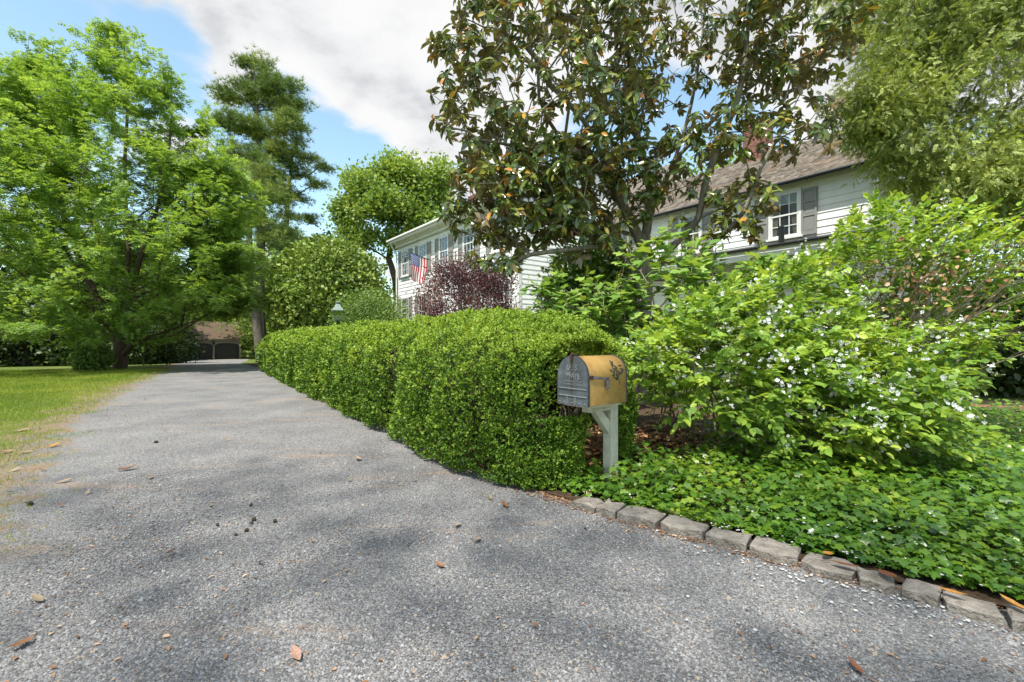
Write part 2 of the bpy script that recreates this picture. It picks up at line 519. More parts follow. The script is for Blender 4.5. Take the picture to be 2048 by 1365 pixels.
M['l_tree'] = leaf_mat('leaf_shade_tree', [(0, (.04, .10, .010)), (.6, (.095, .19, .018)), (1, (.17, .27, .035))], .45, .5, pscale=.45, gain=(2.5, 1.85, 4.0))
M['l_pine'] = leaf_mat('needle_pine', [(0, (.022, .050, .018)), (.6, (.055, .10, .03)), (1, (.12, .16, .055))], .2, .6, pscale=.35, patch=.5, tcol=(1.2, 1.2, .7), gain=(3.6, 2.8, 1.9))
M['l_cedar'] = leaf_mat('needle_cedar', [(0, (.04, .065, .020)), (.5, (.095, .135, .035)), (.85, (.15, .20, .055)), (1, (.22, .20, .11))], .3, .6, pscale=.7, patch=.4, gain=(3.5, 3.0, 3.1))
M['l_dark'] = leaf_mat('leaf_evergreen', [(0, (.012, .03, .010)), (.6, (.028, .06, .018)), (1, (.06, .10, .03))], .2, .5, pscale=.4)
M['l_wood'] = leaf_mat('leaf_woodland', [(0, (.025, .06, .010)), (.6, (.06, .125, .018)), (1, (.12, .20, .035))], .35, .6, pscale=.25, patch=.5, gain=(2.1, 1.7, 1.1))
M['l_dead'] = leaf_mat('leaf_dead', [(0, (.09, .045, .02)), (.4, (.22, .11, .05)), (.75, (.36, .21, .11)), (1, (.50, .36, .24))], .15, .6, patch=0, tcol=(1, 1, 1), gain=(1.3, 1.25, 1.2))
M['grass'] = leaf_mat('grass_blade', [(0, (.05, .10, .012)), (.6, (.11, .175, .025)), (.9, (.17, .22, .045)), (1, (.30, .25, .10))], .35, .6, pscale=.6, patch=.45, gain=(2.3, 1.9, 1.4))
M['petal'] = leaf_mat('white_petal', [(0, (.70, .70, .64)), (1, (.85, .85, .82))], .3, .6, tcol=(1, 1, 1), gain=(1,1,1))
M['bud'] = leaf_mat('green_bud', [(0, (.18, .26, .06)), (1, (.32, .36, .14))], .3, .6)

# ------------------------------------------------------------------ leaf shapes
L_DIA = T([(0, 0, 0), (.30, .45, .07), (0, 1, -.06), (-.30, .45, .07)], [(0, 1, 2), (0, 2, 3)])
L_WIDE = T([(0, 0, 0), (.37, .42, .07), (0, 1, -.08), (-.37, .42, .07)], [(0, 1, 2), (0, 2, 3)])
L_OVAL = T([(0, 0, 0), (0, .5, -.03), (0, 1, -.16), (.27, .26, .06), (.27, .64, .03), (-.27, .26, .06), (-.27, .64, .03)],
           [(0, 3, 4, 1), (1, 4, 2), (0, 1, 6, 5), (1, 2, 6)])
L_LONG = T([(0, 0, 0), (0, .5, .02), (0, 1, -.12), (.17, .32, .07), (.17, .70, .04), (-.17, .32, .07), (-.17, .70, .04)],
           [(0, 3, 4, 1), (1, 4, 2), (0, 1, 6, 5), (1, 2, 6)])


def lobed(rs, zs=.03):
    """fan leaf: (angle in degrees from the tip, radius) for one half, mirrored"""
    pts = [(r * math.sin(math.radians(a)), .34 + r * math.cos(math.radians(a))) for a, r in rs]
    full = pts + [(-x, y) for x, y in reversed(pts) if abs(x) > 1e-6]
    V = [(0, .34, 0)] + [(x, y, zs * math.sin(7 * x + 5 * y) - .25 * (x * x)) for x, y in full]
    n = len(full)
    return T(V, [(0, 1 + (i + 1) % n, 1 + i) for i in range(n)])


L_IVY = lobed([(0, .66), (28, .34), (58, .52), (95, .30), (130, .42), (172, .30)])
L_HYD = lobed([(0, .70), (14, .52), (24, .38), (42, .62), (55, .50), (70, .36), (92, .52), (112, .44), (150, .34), (176, .30)], .05)
L_FLOWER = T([(0, 0, 0), (.42, .28, .12), (.5, 0, .2), (.42, -.28, .12), (-.28, .42, .12), (0, .5, .2), (.28, .42, .12),
              (-.42, -.28, .12), (-.5, 0, .2), (-.42, .28, .12), (.28, -.42, .12), (0, -.5, .2), (-.28, -.42, .12)],
             [(0, 3, 2, 1), (0, 6, 5, 4), (0, 9, 8, 7), (0, 12, 11, 10)])


def rot_t(tm, ax, ang, off=(0, 0, 0), sc=1.0):
    R = np.array(Matrix.Rotation(ang, 3, ax))
    return ((tm[0] * sc) @ R.T + np.array(off), tm[1], tm[2])


def sprig(n, leaf, ln, spread, seed, up=.5):
    r = np.random.default_rng(seed)
    y = r.uniform(0, 1, n)
    P = np.stack([r.normal(0, .12, n), y, r.normal(0, .12, n)], 1)
    a = r.uniform(0, 6.28, n)
    D = np.stack([np.cos(a) * spread, np.full(n, up) + .5 * y, np.sin(a) * spread], 1)
    return scatter(leaf, P, D, rdir(n, r) + np.array([0, 1, 0]), ln * r.uniform(.75, 1.2, n))


SP_BOX = [sprig(6, L_WIDE, .66, .95, s) for s in range(4)]


def feather(n, ln, w, ang, droop=.0):
    parts = []
    for i in range(n):
        y = (i + .5) / n
        for sgn in (-1, 1):
            l_ = ln * (1 - .55 * y)
            d = np.array([sgn * math.sin(ang), math.cos(ang), -.1])
            nrm = np.array([-d[1], d[0], 0]) * w
            o = np.array([0, y, -droop * y * y])
            parts.append(T([o + nrm * .9, o - nrm * .9 + d * .15 * l_, o + d * l_], [(0, 1, 2)]))
    return t_join(parts)


SP_RED = feather(3, .62, .17, .95, .25)
SP_CED = feather(4, .46, .10, .55, .2)


def tuft(n, seed, w=.05):
    r = np.random.default_rng(seed)
    parts = []
    for i in range(n):
        a = r.uniform(0, 6.28); k = r.uniform(.35, 1.0)
        d = np.array([math.cos(a) * k, r.uniform(.35, 1.0), math.sin(a) * k]); d /= np.linalg.norm(d)
        s_ = np.cross(d, r.normal(size=3)); s_ /= np.linalg.norm(s_)
        parts.append(T([s_ * w * .5, -s_ * w * .5, d * r.uniform(.8, 1.1)], [(0, 1, 2)]))
    return t_join(parts)


TUFT = tuft(14, 3, .075)


# ------------------------------------------------------------------ growing branches
def resample(path, step):
    P = np.array([tuple(p) for p in path], float)
    # smooth with Catmull-Rom
    out = []
    n = len(P)
    for i in range(n - 1):
        p0, p1, p2, p3 = P[max(i - 1, 0)], P[i], P[i + 1], P[min(i + 2, n - 1)]
        k = max(1, int(np.linalg.norm(p2 - p1) / step))
        for j in range(k):
            t = j / k
            out.append(.5 * ((2 * p1) + (-p0 + p2) * t + (2 * p0 - 5 * p1 + 4 * p2 - p3) * t * t + (-p0 + 3 * p1 - 3 * p2 + p3) * t ** 3))
    out.append(P[-1])
    return np.array(out)


def grow(trunks, pts, rng, rise=.5, wrise=.8, wlen=.25, step=.45, wob=.06, rt=.008, rb=.3, sag=0.0):
    pts = np.asarray(pts, float)
    cap = 400 + len(pts) * 14
    pos = np.zeros((cap, 3)); par = np.full(cap, -1); pl = np.zeros(cap); n = 0
    keep = np.zeros(cap)
    for path in trunks:
        rs = resample(path, step)
        prev = -1
        if n:
            d = np.linalg.norm(pos[:n] - rs[0], axis=1)
            j = int(d.argmin())
            if d[j] < .9: prev = j; rs = rs[1:] if d[j] < .05 else rs
        for q in rs:
            pos[n] = q; par[n] = prev
            pl[n] = 0 if prev < 0 else pl[prev] + np.linalg.norm(q - pos[prev])
            keep[n] = 1
            prev = n; n += 1
    nt0 = n
    d0 = np.min(np.linalg.norm(pts[:, None, :] - pos[None, :n], axis=2), axis=1)
    tips = np.zeros(len(pts), int)
    for i in np.argsort(d0):
        p = pts[i]
        dv = p - pos[:n]
        d = np.linalg.norm(dv, axis=1)
        h = np.linalg.norm(dv[:, :2], axis=1)
        cost = d + wlen * pl[:n] + wrise * np.maximum(0, rise * h - dv[:, 2])
        j = int(cost.argmin())
        L = d[j]
        k = max(1, int(L / step))
        a = pos[j].copy(); prev = j
        bump = rng.normal(0, 1, 3) * wob * L
        bump[2] += sag * L
        for q in range(1, k + 1):
            t = q / k
            w = math.sin(math.pi * t)
            pos[n] = a + (p - a) * t + bump * w + (rng.normal(0, 1, 3) * wob * .25 * min(L, 1) if q < k else 0)
            par[n] = prev; pl[n] = pl[prev] + L / k
            prev = n; n += 1
            if n >= cap - 2: break
        tips[i] = prev
        if n >= cap - 40: break
    W = np.zeros(n); W[tips] += 1
    hasch = np.zeros(n, bool)
    for i in range(n - 1, 0, -1):
        if par[i] >= 0:
            W[par[i]] += W[i]; hasch[par[i]] = True
    W = np.maximum(W, 1)
    roots = W[:n][par[:n] < 0].max()
    e = math.log(max(rb / rt, 1.01)) / math.log(max(roots, 2))
    R = rt * W ** e
    # trunks taper to their tips
    main = np.full(n, -1); best = np.zeros(n)
    for i in range(n):
        q = par[i]
        if q >= 0 and W[i] > best[q]: best[q] = W[i]; main[q] = i
    V, Lp, Z = [], [], []
    nv = 0
    for i in range(n):
        q = par[i]
        if q >= 0 and main[q] == i: continue
        ch = [i] if q < 0 else [q, i]
        c = i
        while main[c] >= 0:
            c = main[c]; ch.append(c)
        if len(ch) < 2: continue
        P = pos[ch]; r = R[ch].copy()
        if q >= 0: r[0] = r[1]
        r[-1] *= .5
        sd = 9 if r[0] > .06 else (5 if r[0] > .02 else 3)
        d = np.gradient(P, axis=0); d = norm(d)
        ref = np.array([.31, .17, .94]) if abs(d[0][2]) < .8 else np.array([.9, .4, .1])
        x = norm(np.cross(d, ref)); y = np.cross(x, d)
        an = np.arange(sd) * 2 * math.pi / sd
        ring = P[:, None] + r[:, None, None] * (np.cos(an)[None, :, None] * x[:, None] + np.sin(an)[None, :, None] * y[:, None])
        V.append(ring.reshape(-1, 3))
        m_ = len(ch)
        i0 = np.arange(m_ - 1)[:, None] * sd + np.arange(sd)[None]
        i1 = np.arange(m_ - 1)[:, None] * sd + (np.arange(sd)[None] + 1) % sd
        f = np.stack([i0, i1, i1 + sd, i0 + sd], 2).reshape(-1) + nv
        Lp.append(f); Z.append(np.full((m_ - 1) * sd, 4)); nv += m_ * sd
    pt = pos[tips]; pd = norm(pos[tips] - pos[np.maximum(par[tips], 0)])
    return (np.concatenate(V), np.concatenate(Lp), np.concatenate(Z)), pt, pd, pos[nt0:n], (pos[:n], par[:n], R[:n])


def branch_obj(name, mesh, mat, parent):
    return link(name, np_mesh(name, *mesh, smooth_=True), mat, parent)


def leaves_obj(name, mesh, mat, parent=None, kind='stuff', smooth_=False):
    return link(name, np_mesh(name, *mesh, smooth_=smooth_), mat, parent, kind=kind)


def in_ellipsoid(n, c, r, rng, shell=.0):
    d = rdir(n, rng)
    k = rng.uniform(shell ** 3, 1, n) ** (1 / 3)
    return np.array(c) + d * k[:, None] * np.array(r)


def around(pt, pd, m, spread, rng, along=.35, backset=.3):
    """m positions round each tip with outward directions"""
    n = len(pt)
    P = np.repeat(pt, m, 0); D = np.repeat(pd, m, 0)
    P = P + rng.normal(0, spread, (n * m, 3)) - D * rng.uniform(-along * .3, along, (n * m, 1))
    return P, D
# ------------------------------------------------------------------ ground, drive, beds
def axis_grid(lim, n):
    t = np.linspace(-1, 1, n)
    return np.sign(t) * (np.abs(t) ** 2.6) * lim


gx = axis_grid(500, 91)
X, Y = np.meshgrid(gx, gx, indexing='ij')
Vg = np.stack([X.ravel(), Y.ravel(), gz(X, Y).ravel() - .012], 1)
ii = np.arange(90)[:, None] * 91 + np.arange(90)[None]
Lg = np.stack([ii, ii + 91, ii + 92, ii + 1], 2).reshape(-1)
link('lawn', np_mesh('lawn', Vg, Lg, np.full(90 * 90, 4), True), M['lawn'], kind='structure')

DL = [(-3.2, -5), (-3.0, -1), (-2.5, 2.0), (-2.8, 3.1), (-3.75, 4.3), (-5.05, 5.9), (-7.15, 8.7), (-10.8, 14.3), (-14.9, 21), (-25, 35.6), (-37.6, 53.0)]
DR = [(7.0, -5), (4.6, 0.2), (2.3, 2.0), (1.25, 2.75), (.55, 3.38), (-.28, 4.38), (-3.45, 8.93), (-6.63, 13.68), (-9.95, 18.78), (-18.6, 31.6), (-32.3, 56.6)]


def edge(path, n):
    """same parameter on both edges: linear between matching control points, lightly smoothed"""
    P = np.array(path, float)
    t = np.linspace(0, len(P) - 1, n)
    i = np.clip(t.astype(int), 0, len(P) - 2); f = (t - i)[:, None]
    p0, p1, p2, p3 = P[np.maximum(i - 1, 0)], P[i], P[i + 1], P[np.minimum(i + 2, len(P) - 1)]
    return .5 * ((2 * p1) + (-p0 + p2) * f + (2 * p0 - 5 * p1 + 4 * p2 - p3) * f ** 2 + (-p0 + 3 * p1 - 3 * p2 + p3) * f ** 3)


NE = 221
eL, eR = edge(DL, NE), edge(DR, NE)


def strip(name, A, B, m, mat, h, attr=False, lump=0.0):
    u = np.linspace(0, 1, m)
    P = A[:, None] * (1 - u[None, :, None]) + B[:, None] * u[None, :, None]
    z = gz(P[..., 0], P[..., 1]) + h
    V = np.concatenate([P, z[..., None]], 2).reshape(-1, 3)
    if lump: V[:, 2] += lump * noise3(V * [1, 1, 0], 1.1, 3)
    n = len(A)
    i = np.arange(n - 1)[:, None] * m + np.arange(m - 1)[None]
    L = np.stack([i, i + 1, i + m + 1, i + m], 2).reshape(-1)
    me = np_mesh(name, V, L, np.full((n - 1) * (m - 1), 4), True, {'across': np.tile(u, n)} if attr else None)
    return link(name, me, mat, kind='structure')


strip('driveway', eL, eR, 30, M['gravel'], .0, lump=.004)
tan = np.gradient(eL, axis=0); nrm = np.stack([-tan[:, 1], tan[:, 0]], 1); nrm /= np.linalg.norm(nrm, axis=1, keepdims=True)
wv = np.interp(np.arange(NE), [0, 60, 110, 170, NE], [1.6, 1.7, 1.9, 1.6, 2.2])[:, None]
strip('drive_verge', eL, eL + nrm * wv, 14, M['verge'], .0, attr=True, lump=.004)

# bed behind the kerb and under hedge and shrubs
bedL = eR[40:196] + np.array([.02, .02])
tb = np.gradient(bedL, axis=0); nb = np.stack([tb[:, 1], -tb[:, 0]], 1); nb /= np.linalg.norm(nb, axis=1, keepdims=True)
wb = np.interp(np.arange(len(bedL)), [0, 30, 50, 70, 155], [3.0, 5.5, 7.5, 5.5, 4.5])[:, None]
strip('planting_bed', bedL - nb * .06, bedL + nb * wb, 26, M['soil'], .016, lump=.012)

# loose chips lying on the drive near the viewpoint
n = 130000
Yc = 1.45 + (RNG.uniform(0, 1, n) ** 1.7) * 6.2
Xc = RNG.uniform(-1.2, 1.2, n) * Yc
keep = np.ones(n, bool)
ai = np.linspace(0, NE - 1, NE)
tR = np.array([np.interp(0, [0], [0])])
# inside test: right of left edge, left of right edge (edges as x(y))
oL = np.argsort(eL[:, 1]); oR = np.argsort(eR[:, 1])
xl = np.interp(Yc, eL[oL, 1], eL[oL, 0]); xr = np.interp(Yc, eR[oR, 1], eR[oR, 0])
keep = (Xc > xl - .25 * RNG.uniform(0, 1, n) ** 2) & (Xc < xr - .02)
Xc, Yc = Xc[keep], Yc[keep]
n = len(Xc)
CHIP = T([(-.5, -.4, 0), (.45, -.5, 0), (.55, .35, 0), (-.35, .5, 0), (.05, .02, .55)], [(0, 1, 4), (1, 2, 4), (2, 3, 4), (3, 0, 4)])
a = RNG.uniform(0, 6.28, n)
N_ = rdir(n) * .45 + np.array([0, 0, 1])
sz = .0072 * np.exp(RNG.normal(0, .33, n))
link('gravel', np_mesh('gravel', *scatter(CHIP, np.stack([Xc, Yc, np.full(n, .001)], 1), np.stack([np.cos(a), np.sin(a), 0 * a], 1), N_, sz)), M['chip'], kind='stuff')

# grass blades on lawn and verge
def left_x(y): return np.interp(y, eL[oL, 1], eL[oL, 0])


n = 185000
Yg = 1.2 + 19 * RNG.uniform(0, 1, n) ** 1.25
lx = left_x(Yg)
Xg = lx + .25 - RNG.uniform(0, 1, n) ** .9 * np.maximum(1.16 * Yg + lx + 4.0, 3.5)
dist = lx - Xg
nzv = noise3(np.stack([Xg, Yg, 0 * Xg], 1), 1.6, 5) * .55 + noise3(np.stack([Xg, Yg, 0 * Xg], 1), 4.5, 2) * .4
prob = np.clip((dist - .55 + nzv * .8) / .7, 0.02, 1)
k = RNG.uniform(0, 1, n) < prob
Xg, Yg = Xg[k], Yg[k]
n = len(Xg)
BL = T([(-.5, 0, 0), (.5, 0, 0), (.15, 1, .25)], [(0, 1, 2)])
Dg = rdir(n) * .55 + np.array([0, 0, 1.0])
hg = (.032 + .0022 * Yg) * RNG.uniform(.5, 1.3, n)
wg = .0035 + .0006 * Yg
link('grass', np_mesh('grass', *scatter(BL, np.stack([Xg, Yg, gz(Xg, Yg) - .008], 1), Dg, rdir(n), np.stack([wg, hg, hg], 1))), M['grass'], kind='stuff')

# ------------------------------------------------------------------ kerb of rough stones
kerb = empty('kerb', (1.3, 2.8, 0)); kerb['kind'] = 'structure'
kp = [(1148, 1006), (1196, 1020), (1238, 1030), (1320, 1050), (1408, 1075), (1496, 1098), (1600, 1124), (1712, 1160), (1798, 1178), (1884, 1205), (2012, 1238), (2110, 1265), (2230, 1300)]
kw = [on_ground(x, y, .03) for x, y in kp]
rk = random.Random(4)
for i in range(len(kw) - 1):
    a3, b3 = kw[i], kw[i + 1]
    d = (b3 - a3); L = d.length; d.normalize()
    q = Vector((-d.y, d.x, 0))
    if q.dot(Vector((.6, .8, 0))) < 0: q = -q
    w_ = rk.uniform(.13, .18); h_ = rk.uniform(.022, .038) * (1.0 if i < 6 else .55)
    bm = bmesh.new()
    J = lambda s_: rk.uniform(-s_, s_)
    out_ = [(-.5, 0), (-.2, -.06), (.15, -.05), (.5, 0), (.5, .5), (.48, 1), (.15, 1.05), (-.2, 1.0), (-.5, 1), (-.51, .5)]
    rings = []
    pts_ = [((u_ + J(.03)) * (L - .025), (v_ + J(.16)) * w_) for u_, v_ in out_]
    hs_ = [h_ * (1 + J(.16)) for _ in out_]
    cu, cv = sum(p[0] for p in pts_) / 10, sum(p[1] for p in pts_) / 10
    for k_, (ins, zz) in enumerate(((1.0, None), (1.02, .70), (.95, .96), (.80, 1.03))):
        rings.append([bm.verts.new((a3 + b3) / 2 + d * (cu + (u_ - cu) * ins) + q * (cv + (v_ - cv) * (ins if k_ < 2 else ins - .05) - .02) + Vector((0, 0, -.03 if zz is None else hz_ * zz + J(.002))) - kerb.location) for (u_, v_), hz_ in zip(pts_, hs_)])
    for r0, r1 in zip(rings[:-1], rings[1:]):
        for k_ in range(10): bm.faces.new((r0[k_], r0[(k_ + 1) % 10], r1[(k_ + 1) % 10], r1[k_]))
    cv_ = bm.verts.new(sum((v.co for v in rings[-1]), Vector()) / 10 + Vector((0, 0, J(.004))))
    for k_ in range(10): bm.faces.new((rings[-1][k_], rings[-1][(k_ + 1) % 10], cv_))
    bmesh.ops.recalc_face_normals(bm, faces=bm.faces[:])
    me = bpy.data.meshes.new('stone'); bm.to_mesh(me); bm.free()
    link('stone', me, M['kerb'], kerb)

# ------------------------------------------------------------------ white house
HX = Vector((.607, -.7947, 0)); HY = Vector((.7947, .607, 0))
house = empty('clapboard_house', (-6.4, 26, 0), math.atan2(-.7947, .607))
tag(house, 'white clapboard two storey house with grey shutters and brick chimneys behind the shrubs', 'house')
EXPO = .19


def board(L, name='clapboard', slack=0):
    bm = bmesh.new()
    v = [bm.verts.new(p) for p in [(0, 0, 0), (0, -.028, 0), (0, -.008, EXPO + .02), (0, 0, EXPO + .02),
                                   (L, 0, 0), (L, -.028, 0), (L, -.008, EXPO + .02), (L, 0, EXPO + .02)]]
    for f in [(0, 1, 5, 4), (1, 2, 6, 5), (2, 3, 7, 6), (0, 3, 2, 1), (4, 5, 6, 7)]:
        bm.faces.new([v[i] for i in f])
    bmesh.ops.recalc_face_normals(bm, faces=bm.faces[:])
    me = bpy.data.meshes.new(name); bm.to_mesh(me); bm.free()
    return me


def wall_boards(x, y, L, z0, z1, rz, gable=None):
    """courses of clapboard; gable = (apex height, half width) clips them to a rake"""
    me0 = None
    z = z0; k = 0
    while z < z1 - .03:
        o0, ln = 0, L
        if gable is not None:
            ze, za = gable
            if z + EXPO > ze:
                f = min(1, (z + EXPO - ze) / (za - ze))
                o0 = L / 2 * f; ln = L - 2 * o0
                if ln < .25: break
                me = board(ln)
            else:
                me0 = me0 or board(L); me = me0
        else:
            me0 = me0 or board(L); me = me0
        dx = o0 * math.cos(rz); dy = o0 * math.sin(rz)
        link('clapboard', me, M['clap'], house, (x + dx, y + dy, z + .001 * math.sin(k * 7)), (0, 0, rz))
        z += EXPO; k += 1


ML, MD = 10.9, 8.6      # main block
mz, ma = 6.55, 8.55
wx0, wx1, wy, wd = 10.9, 20.85, 3.72, 6.0
wz, wa = 5.80, 7.88
# solid walls behind the boards
b = MB()
b.box((ML / 2, MD / 2, mz / 2 + .0), (ML - .08, MD - .08, mz))
b.poly([(ML - .05, .04, mz), (ML - .05, MD - .04, mz), (ML - .05, MD / 2, ma - .03)], (-ML + .1, 0, 0))
b.build('wall', M['wallback'], house)
b = MB()
b.box(((wx0 + wx1) / 2 + .04, wy + wd / 2, wz / 2), (wx1 - wx0 - .02, wd - .08, wz))
b.poly([(wx1 - .05, wy + .04, wz), (wx1 - .05, wy + wd - .04, wz), (wx1 - .05, wy + wd / 2, wa - .03)], (-(wx1 - wx0) + .1, 0, 0))
b.build('wall', M['wallback'], house)
wall_boards(0, 0, ML, .35, mz - .1, 0)
wall_boards(ML, 0, MD, .35, ma, math.pi / 2, (mz, ma))
wall_boards(wx0, wy, wx1 - wx0, .35, wz - .05, 0)
wall_boards(wx1, wy, wd, .35, wa, math.pi / 2, (wz, wa))
# corner boards
for (x, y) in ((0, 0), (ML, 0), (wx1, wy)):
    MB().box((x + (.06 if x == 0 else -.06), y - .02, mz / 2 if x <= ML else wz / 2), (.14, .05, (mz if x <= ML else wz) - .2)).build('corner_board', M['trim'], house)
for (x, y, z) in ((ML, .075, mz), (wx1, wy + .075, wz)):
    MB().box((x + .02, y, z / 2), (.05, .145, z - .2)).build('corner_board', M['trim'], house)
# cornice of the main block with dentils
b = MB()
b.box((ML / 2, -.10, mz - .02), (ML + .2, .14, .22))
b.box((ML / 2, -.28, mz + .13), (ML + .5, .46, .08))
b.box((ML / 2, -.46, mz + .22), (ML + .6, .12, .12))
b.build('cornice', M['trim'], house)
b = MB()
x = .1
while x < ML:
    b.box((x, -.22, mz + .05), (.10, .10, .10)); x += .2
b.build('dentil', M['trim'], house, kind='stuff')
MB().box((ML / 2, -.56, mz + .24), (ML + .7, .10, .11), bevel=.02).build('gutter', M['trim'], house)
b = MB().tube([(-.12, -.5, mz + .18), (-.12, -.3, mz - .15), (-.12, -.08, mz - .4), (-.12, -.08, .3)], .045, 8)
b.build('downspout', M['trim'], house)
MB().tube([(ML - .35, -.5, mz + .18), (ML - .35, -.3, mz - .15), (ML - .35, -.09, mz - .4), (ML - .35, -.09, .3)], .045, 8).build('downspout', M['trim'], house)


def gable_roof(x0, x1, y0, yr, y1, ze, zr, thick=.06, over=.3, name='roof'):
    b = MB()
    f = (zr - ze) / (yr - y0)
    A = [(x0 - over, y0 - over, ze - over * f), (x0 - over, yr, zr), (x0 - over, y1 + over, ze - over * f)]
    up = Vector((0, 0, thick))
    pts = [Vector(A[0]), Vector(A[1]), Vector(A[2]), Vector(A[2]) + up, Vector(A[1]) + up, Vector(A[0]) + up]
    b.poly(pts, (x1 - x0 + 2 * over, 0, 0))
    return b.build(name, M['shingle'], house)


def shingle_courses(x0, x1, y0, yr, ze, zr, rng, expo=.16, wid=.14):
    """front roof slope laid shingle by shingle, joined (each is a few pixels)"""
    L = math.hypot(yr - y0, zr - ze); n = int(L / expo)
    dy, dz = (yr - y0) / L, (zr - ze) / L
    P, Sx = [], []
    for k in range(n + 1):
        x = x0 + rng.uniform(0, .1)
        while x < x1:
            w = wid * rng.uniform(.6, 1.4)
            w = min(w, x1 - x)
            if w > .03:
                P.append((x + w / 2, y0 + dy * k * expo, ze + dz * k * expo)); Sx.append((w - .006, expo * 1.25, rng.uniform(.8, 1.5)))
            x += w
    P = np.array(P); Sx = np.array(Sx)
    tm = T([(-.5, 0, 0), (.5, 0, 0), (.5, 0, .018), (-.5, 0, .018), (-.5, 1, .004), (.5, 1, .004)], [(0, 1, 2, 3), (3, 2, 5, 4), (0, 3, 4), (1, 5, 2)])
    D = np.tile([0, dy, dz], (len(P), 1)); N = np.tile([0, -dz, dy], (len(P), 1))
    D = D + RNG.normal(0, .01, D.shape)
    return link('shingle', np_mesh('shingle', *scatter(tm, P, D, N, Sx)), M['shingle'], house, kind='stuff')


gable_roof(0, ML, 0, MD / 2, MD, mz + .25, ma + .25)
gable_roof(wx0 + .3, wx1, wy, wy + wd / 2, wy + wd, wz + .08, wa, over=.28)
shingle_courses(wx0 + .05, wx1 + .28, wy - .34, wy + wd / 2, wz - .10, wa + .065, random.Random(3))
# taller block behind, its clapboard gable shows above
tb_ = MB()
tx, ty0, ty1, tze, tza = ML - .5, MD + .1, MD + 6.0, 7.6, 10.9
tb_.box((tx - 2.5, (ty0 + ty1) / 2, tze / 2), (5, ty1 - ty0, tze))
tb_.poly([(tx, ty0, tze), (tx, ty1, tze), (tx, (ty0 + ty1) / 2, tza - .05)], (-5, 0, 0))
tb_.build('wall', M['wallback'], house)
wall_boards(tx + .01, ty0, ty1 - ty0, 6.6, tza, math.pi / 2, (tze, tza))
gable_roof(tx - 5, tx - .1, ty0, (ty0 + ty1) / 2, ty1, tze, tza, over=.2)
# wing eave: frieze and dark hung gutter with straps
MB().box(((wx0 + wx1) / 2, wy - .05, wz - .08), (wx1 - wx0 + .1, .06, .22)).build('frieze', M['trim'], house)
b = MB().tube([(wx0 + .1, wy - .38, wz - .12), (wx1 + .3, wy - .38, wz - .12)], .05, 8)
for k in range(9):
    xx = wx0 + .8 + k * 1.1
    b.tube([(xx, wy - .38, wz - .16), (xx, wy - .2, wz - .14)], .012, 5)
b.build('gutter', M['dark_metal'], house)
# wing gable rake boards
for sgn in (-1, 1):
    y0, y1 = (wy - .28, wy + wd / 2) if sgn < 0 else (wy + wd / 2, wy + wd + .28)
    z0, z1 = (wz - .12, wa - .02) if sgn < 0 else (wa - .02, wz - .12)
    MB().poly([(wx1 + .03, y0, z0 - .16), (wx1 + .03, y1, z1 - .16), (wx1 + .03, y1, z1), (wx1 + .03, y0, z0)], (.035, 0, 0)).build('rake_board', M['trim'], house)
# pent roof over the wing's ground floor and its posts
pent = MB().poly([(13, wy - .02, 4.10), (wx1 + .1, wy - .02, 4.10), (wx1 + .1, wy - 1.15, 3.84), (13, wy - 1.15, 3.84)], (0, 0, -.05))
pent.build('porch_roof', M['dark_metal'], house)
MB().tube([(13, wy - 1.2, 3.80), (wx1 + .1, wy - 1.2, 3.80)], .036, 8).build('porch_gutter', M['dark_metal'], house)
MB().box(((13 + wx1) / 2, wy - 1.05, 3.62), (wx1 - 13, .10, .24)).build('porch_beam', M['trim'], house)
for xx in (13.2, 15.8, 18.4, 20.75):
    MB().box((xx, wy - 1.05, 1.95), (.12, .12, 3.1), bevel=.012).build('porch_post', M['trim'], house)
vt = MB().lathe([(.075, 0), (.075, .40), (.085, .40), (.085, .44), (.03, .47)], (18.95, wy - .75, 3.92), 10)
vt.build('vent_pipe', M['dark_metal'], house)


def window(x, y, zc, w, h, cols, rows, curtain=None):
    """double-hung sash in its frame; panes one by one"""
    fr = MB()
    t = .07
    fr.box((0, -.055, h / 2 + t / 2), (w + 2 * t, .05, t)).box((0, -.07, -h / 2 - .04), (w + .24, .10, .06))
    fr.box((-w / 2 - t / 2, -.055, 0), (t, .05, h)).box((w / 2 + t / 2, -.055, 0), (t, .05, h))
    wn = fr.build('window', M['trim'], house, (x, y, zc))
    s_ = MB()
    s_.box((0, -.060, 0), (w - .01, .03, .045))
    s_.box((0, -.054, h / 2 - .022), (w - .01, .03, .042)).box((0, -.054, -h / 2 + .03), (w - .01, .03, .056))
    s_.box((-w / 2 + .022, -.054, 0), (.042, .028, h - .1)).box((w / 2 - .022, -.054, 0), (.042, .028, h - .1))
    for i in range(1, cols): s_.box((-w / 2 + w * i / cols, -.052, 0), (.022, .026, h - .1))
    for j in range(1, rows):
        if j * 2 != rows: s_.box((0, -.053, -h / 2 + h * j / rows), (w - .1, .024, .022))
    s_.build('sash', M['trim'], wn)
    pm = MB().box((0, 0, 0), (w / cols - .03, .006, h / rows - .03)).mesh('pane')
    pm.materials.append(M['pane'])
    MB().box((0, -.033, 0), (w, .004, h)).build('room_shade_panel', M['room_shade'], wn)  # flat dark panel in place of the unlit interior
    for i in range(cols):
        for j in range(rows):
            p = link('pane', pm, None, wn, (-w / 2 + w * (i + .5) / cols, -.048, -h / 2 + h * (j + .5) / rows), (random.uniform(-.02, .02), 0, random.uniform(-.02, .02)))
    return wn


